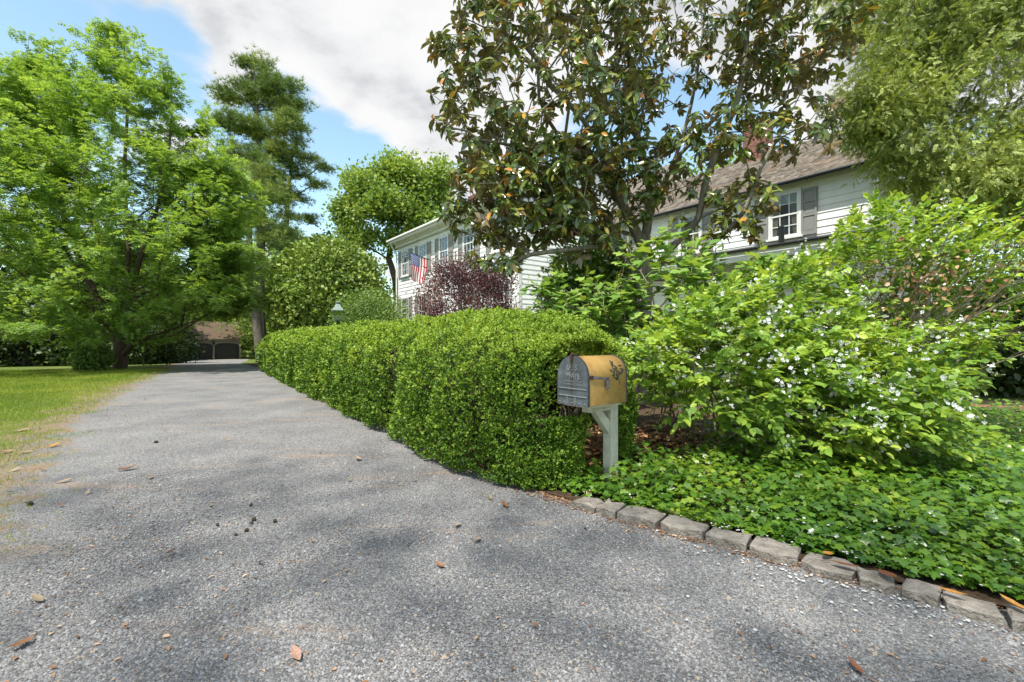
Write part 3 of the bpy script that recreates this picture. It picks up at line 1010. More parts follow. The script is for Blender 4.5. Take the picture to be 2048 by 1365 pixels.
def shutter(x, y, zc, w, h):
    b = MB()
    f = .05
    b.box((-w / 2 + f / 2, -.06, 0), (f, .045, h)).box((w / 2 - f / 2, -.06, 0), (f, .045, h))
    for zz, th in ((h / 2 - .035, .07), (-h / 2 + .045, .09), (h * .22, .06), (-h * .08, .05)):
        b.box((0, -.0605, zz), (w - 2 * f + .004, .043, th))
    o = b.build('shutter', M['shutter'], house, (x, y, zc))
    p = MB()
    for z0, z1 in ((h * .22 + .03, h / 2 - .07), (-h * .08 + .025, h * .22 - .03), (-h / 2 + .09, -h * .08 - .025)):
        p.box((0, -.052, (z0 + z1) / 2), (w - 2 * f, .02, z1 - z0))
        p.box((0, -.060, (z0 + z1) / 2), (w - 2 * f - .05, .014, max(z1 - z0 - .05, .03)), bevel=.006)
    p.build('panel', M['shutter'], o)
    return o


for i, xx in enumerate((.98, 3.1, 5.3, 7.5, 9.72)):
    window(xx, 0, 5.45, .80, 1.35, 3, 4)
    shutter(xx - .66, 0, 5.45, .40, 1.42); shutter(xx + .66, 0, 5.45, .40, 1.42)
    if i != 2:
        window(xx, 0, 2.72, .80, 1.62, 3, 4)
        shutter(xx - .66, 0, 2.72, .40, 1.70); shutter(xx + .66, 0, 2.72, .40, 1.70)
for xx in (12.75, 15.75, 18.75):
    wn = window(xx, wy, 4.84, .74, 1.26, 3, 4)
    shutter(xx - .64, wy, 4.82, .38, 1.30); shutter(xx + .64, wy, 4.82, .38, 1.30)
    # drawn-back curtains and half-lowered blind just behind the glass line
    for sgn in (-1, 1):
        c = MB()
        pts = []
        for k in range(9):
            u = k / 8
            pts.append((sgn * (.36 - .22 * u), -.037 - .004 * (k % 2)))
        for k, ((ax, ay), (bx, by)) in enumerate(zip(pts[:-1], pts[1:])):
            g0, g1 = [sgn * (.36 - (.36 - abs(q)) * .62) for q in (ax, bx)]
            c.poly([(ax, ay, .34), (bx, by, .34), (g1, by, -.6), (g0, ay, -.6)])
        c.build('curtain', M['curtain'], wn)
    MB().box((0, -.0435, .475), (.70, .002, .27)).build('blind', M['blind'], wn)


def chimney(x, y, z0, z1, sx, sy, bricks=True):
    ch = MB().box((x, y, (z0 + z1) / 2), (sx - .02, sy - .02, z1 - z0 - .02)).build('chimney', M['mortar'], house)
    n = int((z1 - z0) / .075)
    bl = .215
    joined = MB()
    bms = {}
    for k in range(n):
        grow_ = .03 if k >= n - 3 else 0
        zz = z0 + k * .075 + .036
        off = (k % 2) * .5
        # front face (-y) and right face (+x)
        for face in (0, 1):
            span = (sx if face == 0 else sy) + 2 * grow_
            c = -span / 2 - off * bl
            while c < span / 2 - .01:
                a0, a1 = max(c, -span / 2), min(c + bl - .012, span / 2)
                if a1 - a0 > .03:
                    w = round(a1 - a0, 3)
                    if w not in bms:
                        mm = MB().box((0, 0, 0), (w, .03, .062)).mesh('brick'); mm.materials.append(M['brick']); bms[w] = mm
                    md = (a0 + a1) / 2
                    if face == 0: loc, rz = (x + md, y - sy / 2 - grow_, zz), 0
                    else: loc, rz = (x + sx / 2 + grow_, y + md, zz), math.pi / 2
                    if bricks:
                        link('brick', bms[w], None, ch, loc, (0, 0, rz))
                    else:
                        joined.box(loc, (w, .03, .062), Matrix.Rotation(rz, 3, 'Z'))
                c += bl
    if not bricks: joined.build('brick', M['brick'], ch, kind='stuff')
    else: joined.bm.free()
    return ch


chimney(16.6, wy + wd / 2, wa - .45, 9.28, .80, .60)
chimney(ML - 2.2, MD / 2 + 1, 8.2, 10.9, .9, .7, False)
chimney(1.5, MD / 2, 8.2, 9.9, .9, .6, False)

# ------------------------------------------------------------------ garage at the end of the drive
gb = Vector((-35.6, 55.0, -1.0))
gar = empty('garage', gb, math.atan2(.607, .7947))       # local x along the front, y away from the viewpoint
tag(gar, 'low garage with mossy brown roof and two dark arched doors closing the drive', 'garage')
gw, gd, gh, gr = 7.6, 6.0, 2.35, 4.5
b = MB()
gx0 = -4.7
b.box((gx0 + gw / 2, gd / 2 + .35, gh / 2), (gw, gd - .7, gh))
b.box((gx0 + gw / 2, .10, gh - .12), (gw, .2, .30))
b.build('wall', M['garage_wall'], gar)
# front wall with two segmental arches
DW, DH = 2.55, 1.98
xc = (-1.42, 1.30)
f = MB()
zt = gh - .2
for c in xc:
    pts = [(c - DW / 2, 0, zt), (c - DW / 2, 0, DH - .32)]
    for k in range(13):
        u = -1 + k / 6
        pts.append((c + u * DW / 2, 0, DH - .32 + .30 * math.cos(u * 1.45) ** .9 if abs(u) < 1 else DH - .32))
    pts += [(c + DW / 2, 0, DH - .32), (c + DW / 2, 0, zt)]
    # cut into quads to stay clean
    arc = [(c - DW / 2 + DW * k / 12, DH - .32 + .30 * math.sqrt(max(0, 1 - ((k - 6) / 6) ** 2))) for k in range(13)]
    for (xa, za), (xb, zb) in zip(arc[:-1], arc[1:]):
        f.poly([(xa, -.02, za), (xb, -.02, zb), (xb, -.02, zt), (xa, -.02, zt)], (0, .18, 0))
f.build('arch_panel', M['garage_wall'], gar)
for xx, w_ in ((xc[0] - DW / 2 - .09, .18), ((xc[0] + xc[1]) / 2, .17), (xc[1] + DW / 2 + .09, .18)):
    MB().box((xx, 0, zt / 2), (w_, .22, zt), bevel=.015).build('door_post', M['garage_wall'], gar)
MB().box((gx0 + (xc[0] - DW / 2 - .18 - gx0) / 2, .07, zt / 2), (xc[0] - DW / 2 - .18 - gx0, .14, zt)).build('wall', M['garage_wall'], gar)
pl_me = MB().box((0, 0, DH / 2), (.205, .04, DH), bevel=.012).mesh('plank'); pl_me.materials.append(M['garage_door'])
for c in xc:
    d = MB().box((0, .10, DH / 2), (DW, .04, DH)).build('door', M['garage_door'], gar, (c, .08, 0))
    for k in range(12):
        link('plank', pl_me, None, d, (-DW / 2 + DW * (k + .5) / 12, .06, 0))
MB().box((gx0 + gw / 2, -.32, gh + .0), (gw + .4, .05, .14)).build('fascia', M['garage_wall'], gar)
b = MB().poly([(gx0 - .25, -.38, gh - .0), (gx0 - .25, gd / 2, gr), (gx0 - .25, gd + .3, gh), (gx0 - .25, gd + .3, gh + .1), (gx0 - .25, gd / 2, gr + .12), (gx0 - .25, -.38, gh + .1)], (gw + .5, 0, 0))
b.build('roof', M['moss_roof'], gar)
MB().lathe([(.02, .42), (.06, .40), (.11, .30), (.09, .02), (.03, 0)], ((xc[0] + xc[1]) / 2, -.16, zt - .42), 8).build('lantern', M['dark_metal'], gar)

# ------------------------------------------------------------------ brick path, far right
bp = empty('path', (9, 8, 0)); bp['kind'] = 'structure'
MB().box((9.9 - 9, 8.05 - 8, .034), (3.6, 1.05, .02), Matrix.Rotation(-.20, 3, 'Z')).build('path_bed', M['mortar'], bp)
bm_ = MB().box((0, 0, 0), (.205, .095, .05), bevel=.006).mesh('brick'); bm_.materials.append(M['pathbrick'])
Rp = Matrix.Rotation(-.20, 3, 'Z')
for i in range(17):
    for j in range(10):
        v = Rp @ Vector((-1.75 + i * .212 + (j % 2) * .10, -.48 + j * .106, 0))
        link('brick', bm_, None, bp, (.9 + v.x, .05 + v.y, .048 + random.uniform(-.004, .004)), (random.uniform(-.02, .02), random.uniform(-.02, .02), -.20))

# ------------------------------------------------------------------ flag on the main block
fl = empty('flag', (-6.4, 26, 0), math.atan2(-.7947, .607))
tag(fl, 'stars and stripes flag hanging from a short pole on the white house front', 'flag')
fx, fz = 4.58, 5.00
FP0, FP1 = Vector((fx, -.03, fz)), Vector((fx - .05, -1.45, fz + .35))
MB().tube([FP0, FP1], [.016, .013], 8).build('pole', M['dark_metal'], fl)
MB().lathe([(.0, -.03), (.03, -.01), (.03, .02), (.0, .035)], FP1, 8).build('finial', M['verdigris'], fl)
MB().box((fx, -.04, fz), (.09, .05, .16)).build('bracket', M['dark_metal'], fl)
HO, FLY = .92, 1.28
a0 = FP1 + (FP0 - FP1).normalized() * .04
hd = (FP0 - FP1).normalized()


def flag_pt(u, v, off=0.0):
    """u along the hoist (pole), v down the fly"""
    p = a0 + hd * (u * HO)
    sw = .05 * math.sin(7 * u + 2.2 * v) * (v + .15) + .03 * math.sin(17 * u + 1) * v
    p = p + Vector((sw + off, .22 * v * (.3 - u) + .03 * math.sin(5 * v), -FLY * v * (1 - .05 * u)))
    return p


NU, NV = 39, 30
Vf = [flag_pt(i / NU, j / NV) for i in range(NU + 1) for j in range(NV + 1)]
faces, mi = [], []
for i in range(NU):
    for j in range(NV):
        q = i * (NV + 1) + j
        faces.append((q, q + NV + 1, q + NV + 2, q + 1))
        s_ = int(i / 3)
        if s_ < 7 and j < NV * .42: mi.append(2)
        else: mi.append(0 if s_ % 2 == 0 else 1)
me = bpy.data.meshes.new('cloth'); me.from_pydata(Vf, [], faces)
for mt in ('flag_red', 'flag_white', 'flag_blue'): me.materials.append(M[mt])
me.polygons.foreach_set('material_index', mi)
me.polygons.foreach_set('use_smooth', [True] * len(faces))
link('cloth', me, None, fl)
st = MB()
for r_ in range(9):
    for c_ in range(6 if r_ % 2 == 0 else 5):
        u = (r_ + 1) / 10 * 7 / 13
        v = (.042 if r_ % 2 == 0 else .077) + c_ * .069
        for off in (-.006, .006):
            pts = []
            for k in range(10):
                rr = .028 if k % 2 == 0 else .012
                an = k * math.pi / 5
                pts.append(flag_pt(u + rr * math.sin(an) / HO, v + rr * math.cos(an) / FLY, off))
            st.poly(pts)
st.build('star', M['flag_white'], fl, kind='stuff')

# ------------------------------------------------------------------ post lantern behind the hedge
lp = at(676, 643, 16.0)
lam = empty('lamp_post', (lp.x, lp.y, 0), .3)
tag(lam, 'verdigris copper post lantern with glass sides standing behind the hedge', 'lamp')
zb = lp.z
MB().lathe([(.07, 0), (.07, .15), (.04, .2), (.035, zb - .12), (.05, zb - .10), (.03, zb - .06), (.045, zb - .02), (.06, zb)], (0, 0, 0), 12).build('post', M['dark_metal'], lam)
W0, W1, HG = .115, .175, .33
b = MB()
for k in range(4):
    an = math.pi / 4 + k * math.pi / 2
    c, s_ = math.cos(an) * 1.414, math.sin(an) * 1.414
    b.tube([(W0 * c, W0 * s_, zb + .03), (W1 * c, W1 * s_, zb + .03 + HG)], .010, 5)
b.lathe([(W0 * 1.414, zb + .01), (W0 * 1.414 + .015, zb + .04)], (0, 0, 0), 4, math.pi / 4)
b.lathe([(W1 * 1.414 + .03, zb + HG + .02), (W1 * 1.414 + .03, zb + HG + .045)], (0, 0, 0), 4, math.pi / 4)
b.build('frame', M['verdigris'], lam)
b = MB().lathe([(W1 * 1.414 + .03, zb + HG + .047), (W1 * 1.0, zb + HG + .13), (.10, zb + HG + .24), (.07, zb + HG + .26)], (0, 0, 0), 4, math.pi / 4)
b.build('roof', M['verdigris'], lam)
MB().lathe([(.06, zb + HG + .26), (.06, zb + HG + .30), (.075, zb + HG + .30), (.075, zb + HG + .325), (.03, zb + HG + .36), (.0, zb + HG + .37)], (0, 0, 0), 10).build('finial', M['verdigris'], lam)
for k in range(4):
    an = k * math.pi / 2
    R = Matrix.Rotation(an, 3, 'Z')
    b = MB().poly([R @ Vector((W0 - .004, -W0 + .01, zb + .045)), R @ Vector((W0 - .004, W0 - .01, zb + .045)), R @ Vector((W1 - .004, W1 - .01, zb + .02 + HG)), R @ Vector((W1 - .004, -W1 + .01, zb + .02 + HG))], R @ Vector((-.004, 0, 0)))
    b.build('pane', M['lglass'], lam)
for k in range(3):
    an = k * 2.09
    MB().lathe([(.012, 0), (.012, .09), (.017, .10), (.012, .14), (.0, .17)], (.045 * math.cos(an), .045 * math.sin(an), zb + .05), 8).build('candle', M['candle'], lam)

# ------------------------------------------------------------------ mailbox
m, nt, out = new_mat('mailbox_ochre')
g_ = nn(nt, 'ShaderNodeTexCoord')
n_a = nn(nt, 'ShaderNodeTexNoise', ins={'Vector': g_.outputs['Object'], 'Scale': 11.0, 'Detail': 9.0, 'Roughness': .75})
n_b = nn(nt, 'ShaderNodeTexNoise', ins={'Vector': g_.outputs['Object'], 'Scale': 3.0, 'Detail': 6.0, 'Roughness': .65, 'Distortion': .6})
c = ramp(nt, n_a.outputs[0], [(.25, (.20, .105, .035)), (.45, (.44, .25, .07)), (.62, (.50, .30, .095)), (.80, (.62, .46, .25))])
c = mixc(nt, smooth(nt, n_b.outputs[0], .57, .70), c, (.24, .19, .13))
p_ = nn(nt, 'ShaderNodeBsdfPrincipled', ins={'Base Color': c, 'Roughness': .5})
nt.links.new(p_.outputs[0], out.inputs[0]); M['ochre'] = m
m, nt, out = new_mat('mailbox_steel')
g_ = nn(nt, 'ShaderNodeTexCoord')
n_a = nn(nt, 'ShaderNodeTexNoise', ins={'Vector': g_.outputs['Object'], 'Scale': 9.0, 'Detail': 8.0, 'Roughness': .7})
c = ramp(nt, n_a.outputs[0], [(.3, (.06, .07, .08)), (.55, (.14, .155, .168)), (.75, (.26, .275, .285))])
sp = nn(nt, 'ShaderNodeSeparateXYZ', ins={0: g_.outputs['Object']})
nb2 = nn(nt, 'ShaderNodeTexNoise', ins={'Vector': g_.outputs['Object'], 'Scale': 22.0, 'Detail': 4.0})
stx = math_n(nt, 'ABSOLUTE', math_n(nt, 'ADD', sp.outputs[0], math_n(nt, 'MULTIPLY', math_n(nt, 'SUBTRACT', nb2.outputs[0], .5), .03)))
rust = math_n(nt, 'SUBTRACT', 1.0, smooth(nt, stx, .004, .022))
rust = math_n(nt, 'MULTIPLY', rust, smooth(nt, nb2.outputs[0], .25, .6))
c = mixc(nt, math_n(nt, 'MULTIPLY', rust, .85), c, (.10, .055, .03))
p_ = nn(nt, 'ShaderNodeBsdfPrincipled', ins={'Base Color': c, 'Roughness': .5, 'Metallic': .25})
nt.links.new(p_.outputs[0], out.inputs[0]); M['steel'] = m
M['steel_dark'] = plain('worn_dark_steel', (.05, .052, .058), .5, metal=.5, var=.2, scale=20)
M['steel_light'] = plain('worn_light_steel', (.34, .35, .35), .45, metal=.5, var=.15, scale=20)
M['flagarm'] = plain('weathered_signal_arm', (.17, .14, .15), .55, metal=.4, var=.2, scale=30)
M['rust'] = plain('rust', (.07, .035, .02), .9, var=.3, scale=30)
M['postwood'] = plain('weathered_white_post', (.58, .56, .46), .75, var=.16, scale=9, col2=(.40, .385, .29), bump=.25, bscale=50)
M['paint_leaf'] = plain('faded_black_paint', (.045, .042, .025), .7, var=.3, scale=40)

# mailbox local frame: x to the right along the front (towards the viewpoint), y back, z up; origin = foot of the post
pf = on_ground(1221, 970, .02)
mb = empty('mailbox', (pf.x, pf.y, 0), math.atan2(-.7947, .607))
tag(mb, 'weathered ochre mailbox with grey metal front on a white wooden post by the hedge', 'mailbox')
PW = .089
ZB, ZW, HB, LB = .705, .31, .37, .44       # underside, width, height, length
YF = -.43                                   # front of the box ahead of the post
MB().box((0, 0, .335), (PW, PW, .72), bevel=.004).build('post', M['postwood'], mb)
MB().box((0, -.125, ZB - .035), (PW - .01, .34, .06), bevel=.003).build('arm', M['postwood'], mb)
MB().box((0, YF + LB / 2, ZB - .001), (ZW - .05, LB - .06, .018)).build('mounting_board', M['postwood'], mb)
b = MB().poly([(-.03, -.045, .44), (-.03, -.045, .555), (-.03, -.135, ZB - .066), (-.03, -.215, ZB - .066), ], (.06, 0, 0))
b.build('brace', M['postwood'], mb)
rr = ZW / 2


def arch(r, h, n=16):
    """profile from bottom left over the top to bottom right"""
    pts = [(-r, 0)]
    for k in range(n + 1):
        a = math.pi - math.pi * k / n
        pts.append((r * math.cos(a), h - r + r * math.sin(a)))
    pts.append((r, 0))
    return pts


Z0 = ZB + .009
prof = arch(rr, HB)
b = MB()
for (xa, za), (xb, zb_) in zip(prof[:-1], prof[1:]):
    q = [b.bm.verts.new(Vector(p)) for p in ((xa, YF, Z0 + za), (xb, YF, Z0 + zb_), (xb, YF + LB, Z0 + zb_), (xa, YF + LB, Z0 + za))]
    b.bm.faces.new(q)
b.poly([(x, YF + LB, Z0 + z) for x, z in prof])
b.poly([(-rr, YF, Z0 + .001), (rr, YF, Z0 + .001), (rr, YF + LB, Z0 + .001), (-rr, YF + LB, Z0 + .001)])
bmesh.ops.remove_doubles(b.bm, verts=b.bm.verts[:], dist=.0005)
body = b.build('body', M['ochre'], mb, smooth_=False)
for p in body.data.polygons: p.use_smooth = len(p.vertices) == 4
# rear rolled edge
MB().tube([(x * 1.012, YF + LB, Z0 + z * 1.006) for x, z in prof], .005, 6).build('rear_rim', M['steel_dark'], mb)
dp = arch(rr + .006, HB + .006)
door = MB().poly([(x, YF - .012, Z0 + z - .004) for x, z in dp], (0, .014, 0)).build('door', M['steel'], mb)
MB().tube([(x, YF - .002, Z0 + z - .004) for x, z in dp], .0085, 6).build('door_rim', M['steel_dark'], door)
for zz in (.122, .066):
    MB().box((0, YF - .013, Z0 + zz), (ZW - .015, .012, .009), bevel=.003).build('rib', M['steel_light'], door)
for xx in (-.05, .035):
    MB().box((xx, YF - .013, Z0 + .032), (.007, .010, .058), bevel=.002).build('rib', M['steel_light'], door)
for xx in (-.135, -.085, 0, .075, .128):
    MB().lathe([(.008, 0), (.006, .004), (.0, .005)], (0, 0, 0), 8).build('rivet', M['steel_light'], door, (xx, YF - .012, Z0 + .014), (math.pi / 2, 0, 0))
MB().box((0, YF - .018, Z0 + HB - .012), (.022, .022, .06), bevel=.004).box((0, YF + .01, Z0 + HB + .013), (.034, .06, .014), bevel=.004).build('latch', M['rust'], door)


def lettering(txt, x, z, size, ext, mat, name='lettering', sp=1.0, par=None):
    cu = bpy.data.curves.new(name, 'FONT'); cu.body = txt; cu.size = size; cu.extrude = ext; cu.align_x = 'CENTER'; cu.space_character = sp
    cu.resolution_u = 2
    o = bpy.data.objects.new('tmp', cu); COL.objects.link(o)
    dg = bpy.context.evaluated_depsgraph_get()
    me = bpy.data.meshes.new_from_object(o.evaluated_get(dg))
    bpy.data.objects.remove(o)
    me.materials.clear()
    return link(name, me, mat, par, (x, YF - .0135, z), (math.pi / 2, 0, 0))


lettering('U. S.', .012, Z0 + .262, .062, .004, M['steel_light'], sp=1.15, par=door)
lettering('MAIL', .012, Z0 + .197, .062, .004, M['steel_light'], sp=1.15, par=door)
lettering('APPROVED BY THE', .008, Z0 + .170, .019, .0015, M['steel_light'], sp=1.1, par=door)
lettering('POSTMASTER GENERAL', .008, Z0 + .147, .019, .0015, M['steel_light'], sp=1.0, par=door)
# signal arm on the right side, folded down
sx = rr + .004
MB().box((sx, YF + .035, Z0 + .215), (.014, .034, .028), bevel=.003).build('arm_hinge', M['rust'], mb)
b = MB().box((sx + .006, YF + .13, Z0 + .205), (.004, .175, .022), Matrix.Rotation(-.10, 3, 'X')).box((sx + .006, YF + .205, Z0 + .165), (.004, .042, .085))
b.build('signal_arm', M['flagarm'], mb)
for k in range(2):
    MB().lathe([(.005, 0), (.003, .004)], (0, 0, 0), 6).build('rivet', M['steel_light'], mb, (sx + .008, YF + .06 + .03 * k, Z0 + .211), (0, math.pi / 2, 0))
# faded painted sprig of leaves on the side, following the curved metal
r_ = random.Random(8)
b = MB()


def side_pt(yy, s_):
    """s_ = height along the skin; above the spring line it bends over"""
    spring = HB - rr
    if s_ <= spring: return Vector((rr + .0012, YF + yy, Z0 + s_))
    a = (s_ - spring) / rr
    return Vector(((rr + .0012) * math.cos(a), YF + yy, Z0 + spring + (rr + .0012) * math.sin(a)))


def painted_leaf(y0, s0, ang, ln, w):
    pts = []
    for k in range(8):
        t = k / 7
        pts.append((t, w * math.sin(math.pi * t) ** .8))
    out_ = [(t, v) for t, v in pts] + [(t, -v) for t, v in reversed(pts[1:-1])]
    vs = []
    for t, v in out_:
        yy = y0 + ln * t * math.cos(ang) - v * ln * math.sin(ang)
        s_ = s0 + ln * t * math.sin(ang) + v * ln * math.cos(ang)
        vs.append(side_pt(yy, s_))
    b.poly(vs)


for (y0, s0) in ((.30, .29), (.33, .255), (.31, .22), (.34, .19), (.29, .245), (.36, .28), (.37, .225)):
    for k in range(4):
        painted_leaf(y0 + r_.uniform(-.015, .015), s0 + r_.uniform(-.015, .015), r_.uniform(0, 6.28), r_.uniform(.035, .06), r_.uniform(.12, .2))
b.build('painted_leaves', M['paint_leaf'], mb, kind='stuff')
# ------------------------------------------------------------------ boxwood hedge
HU = UL; HV = np.array([.8329, .5534])          # along / across
H0 = np.array([-.37, 3.80])                     # near foot of the hedge on the drive side
HW, HH, HLEN = .93, 1.50, 17.8
seam_a = np.array([-1.5, 2.35, 3.5, 4.7, 6.1, 7.5, 9.2, 10.4, 11.9, 13.6, 15.5, 18.6])


def hedge_pt(s, ph, k=1.0):
    """s along, ph round the section (0 = drive side, 90 = top), k = 1 on the surface"""
    s = np.asarray(s, float); ph = np.asarray(ph, float)
    n = 2.08
    c, q = np.cos(ph), np.sin(ph)
    ex = np.sign(c) * np.abs(c) ** np.where(q < 0, .42, 2 / n); ez = np.sign(q) * np.abs(q) ** (2 / n)
    ez = np.where(q < 0, -np.clip(np.abs(q) / .88, 0, 1), ez)
    ex = np.where(q < 0, np.sign(c) * (1 - .10 * ez * ez), ex)
    # billows between the seams where neighbouring plants meet
    sw = s + .13 * np.sin(2.3 * ph + .7 * s)
    k0 = np.clip(np.searchsorted(seam_a, sw) - 1, 0, len(seam_a) - 2)
    wd_ = seam_a[k0 + 1] - seam_a[k0]
    t = np.clip((sw - seam_a[k0]) / wd_ * 2 - 1, -1, 1)
    bil = np.sqrt(1 - .97 * t * t)
    dep = np.minimum(.46, .36 * wd_)
    dep = np.where(k0 == 0, .30, dep)
    lob = 1.06 - dep * (1 - bil) * (.26 + .74 * np.abs(c))
    ds_ = (1 - np.abs(t)) * wd_ * .5
    lob = lob - .08 * np.exp(-(ds_ / .13) ** 2) * (.20 + .80 * np.abs(c))
    # narrower ribs low on the sides
    rib = np.abs(np.sin(3.1 * s + 1.1 * np.sin(1.7 * s)))
    lob = lob - .15 * (1 - rib) ** 3 * np.clip(1.2 - np.abs(ez), 0, 1) * np.abs(c)
    lob = 1 + (lob - 1) * np.where(ez < 0, np.clip(1 + .45 * ez, 0, 1), 1)
    # round the two ends
    e = np.clip((s + .58) / 1.35, 0, 1); e = np.sqrt(np.clip(1 - (1 - e) ** 2, 0, 1))
    e2 = np.clip((HLEN + .3 - s) / 1.1, 0, 1); e2 = np.sqrt(np.clip(1 - (1 - e2) ** 2, 0, 1))
    e = e * e2
    zc, hz = .72, (HH - .72)
    r = k * lob
    x = HW * r * ex * (.25 + .75 * e) * 1.0
    z = zc + np.where(ez > 0, hz * (.45 + .55 * e) * (.35 + .65 * r), .70 * k) * ez
    cx = H0[0] + HV[0] * HW + HU[0] * s; cy = H0[1] + HV[1] * HW + HU[1] * s
    P = np.stack([cx - HV[0] * x, cy - HV[1] * x, z], -1)
    P = P + (noise3(P, 1.7, 1) * .055 + noise3(P, 4.5, 2) * .035 + noise3(P, 10, 3) * .036 + noise3(P, 21, 6) * .018)[..., None] * np.stack([-HV[0] * ex, -HV[1] * ex, ez], -1)
    return P


def hedge_n(s, ph):
    e = 1e-2
    a_ = hedge_pt(s + e, ph) - hedge_pt(s - e, ph); b2 = hedge_pt(s, ph + e) - hedge_pt(s, ph - e)
    return -norm(np.cross(a_, b2))


hedge = empty('boxwood_hedge', (H0[0] + 3, H0[1] - 1.5 + 1.5, 0)); hedge.location = (0, 0, 0)
tag(hedge, 'long clipped bright green boxwood hedge of rounded lobes along the gravel drive', 'hedge')
parts_ = []; parts_n = []
for si, tm in enumerate(SP_BOX):
    n = 17000
    s = -.58 + (HLEN + .83) * RNG.uniform(0, 1, n) ** 2.5
    ph = RNG.uniform(-1.08, math.pi + .7, n)
    hid = (ph > 2.3) & (s > 1.6)
    s, ph = s[~hid], ph[~hid]
    k = 1.015 - np.abs(RNG.normal(0, .05, len(s))) - (RNG.uniform(0, 1, len(s)) < .38) * RNG.uniform(.06, .34, len(s))
    P = hedge_pt(s, ph, k); N_ = hedge_n(s, ph)
    # thin at the low near corner behind the mailbox
    low = (s < .7) & (P[:, 2] < .75) & (ph > .6) & (RNG.uniform(0, 1, len(s)) < .25)
    kp_ = ~low & (P[:, 2] > .03)
    P, N_, s = P[kp_], N_[kp_], s[kp_]
    ne = 2600
    ke = np.sqrt(RNG.uniform(0, 1, ne)); pe = RNG.uniform(-1.08, 4.2, ne)
    se = -.58 + .10 * ke + RNG.normal(0, .04, ne)
    Pe = hedge_pt(np.full(ne, -.52), pe, ke); Pe[:, :2] += (se + .52)[:, None] * HU[None]
    ok_ = (Pe[:, 2] > .04) & ~((Pe[:, 2] < .55) & (pe > 1.7) & (RNG.uniform(0, 1, ne) < .55))
    Pe = Pe[ok_]
    P = np.concatenate([P, Pe]); N_ = np.concatenate([N_, np.tile([-HU[0], -HU[1], .3], (len(Pe), 1))]); s = np.concatenate([s, np.zeros(len(Pe))])
    D = N_ * .75 + rdir(len(P)) * .5 + np.array([0, 0, .45])
    sc = (.033 + .0052 * np.clip(s, 0, 20)) * RNG.uniform(.7, 1.25, len(P))
    mbx = (P[:, 0] - pf.x) * .607 - (P[:, 1] - pf.y) * .7947; mby = (P[:, 0] - pf.x) * .7947 + (P[:, 1] - pf.y) * .607
    free = ~((np.abs(mbx) < .25) & (mby < .12) & (P[:, 2] > .58) & (P[:, 2] < 1.2) & (mby > -.9))
    P, N_, s, D, sc = P[free], N_[free], s[free], D[free], sc[free]
    Pb = P - norm(D) * sc[:, None] * .5; Rn = rdir(len(P))
    # pale new shoots on upward faces; also paint the sunlit top into the colour
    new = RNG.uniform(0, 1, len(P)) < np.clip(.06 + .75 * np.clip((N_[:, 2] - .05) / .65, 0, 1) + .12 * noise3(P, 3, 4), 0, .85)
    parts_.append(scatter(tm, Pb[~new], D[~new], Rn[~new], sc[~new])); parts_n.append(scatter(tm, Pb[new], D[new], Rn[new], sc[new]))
leaves_obj('foliage', t_join(parts_), M['l_box'], hedge)
leaves_obj('new_shoots_lit', t_join(parts_n), M['l_boxnew_lit'], hedge)
# woody core: closed dark shell added inside to stop light showing through
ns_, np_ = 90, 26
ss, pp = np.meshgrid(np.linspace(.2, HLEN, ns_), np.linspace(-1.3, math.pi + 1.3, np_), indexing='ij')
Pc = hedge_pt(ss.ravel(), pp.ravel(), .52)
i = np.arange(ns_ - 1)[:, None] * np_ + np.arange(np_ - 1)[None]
link('dark_core', np_mesh('dark_core', Pc, np.stack([i, i + 1, i + np_ + 1, i + np_], 2).reshape(-1), np.full((ns_ - 1) * (np_ - 1), 4), True), M['twig_dark'], hedge)
b = MB()
for k in range(60):
    s0 = random.uniform(-.35, 3) if k < 40 else random.uniform(3, HLEN)
    u = random.uniform(.62, 1.5)
    cx = H0 + HV * u + HU * s0
    tip = cx + HV * random.uniform(-.25, .25) + HU * random.uniform(-.3, .3)
    b.tube([(cx[0], cx[1], 0), ((cx[0] * .6 + tip[0] * .4), cx[1] * .6 + tip[1] * .4, .4), (tip[0], tip[1], .9)], [.014, .010, .005], 5)
b.build('stem', M['twig'], hedge, kind='stuff')

# ------------------------------------------------------------------ ivy ground cover
n = 14500
# in the bed: parameter along the bed edge
t = RNG.uniform(0, 1, n)
wid = RNG.uniform(0, 1, n) ** 1.15
idx = t * 56
EL_ = eR[40:196]
bx_ = np.interp(idx, np.arange(len(EL_)), EL_[:, 0]); by_ = np.interp(idx, np.arange(len(EL_)), EL_[:, 1])
nx_ = np.interp(idx, np.arange(len(EL_)), nb[:, 0]); ny_ = np.interp(idx, np.arange(len(EL_)), nb[:, 1])
off = .07 + wid * 4.2
ivx, ivy_ = bx_ + nx_ * off, by_ + ny_ * off
# wide right-hand field of ivy
n2_ = 19000
Y2 = 1.75 + 7 * RNG.uniform(0, 1, n2_) ** 1.5; X2 = Y2 * RNG.uniform(.55, 1.25, n2_)
kR = np.interp(Y2, eR[oR, 1], eR[oR, 0]) + .08
k = X2 > kR + .02
ivx = np.concatenate([ivx, X2[k]]); ivy_ = np.concatenate([ivy_, Y2[k]])
nzi = noise3(np.stack([ivx, ivy_, 0 * ivx], 1), 1.3, 4)
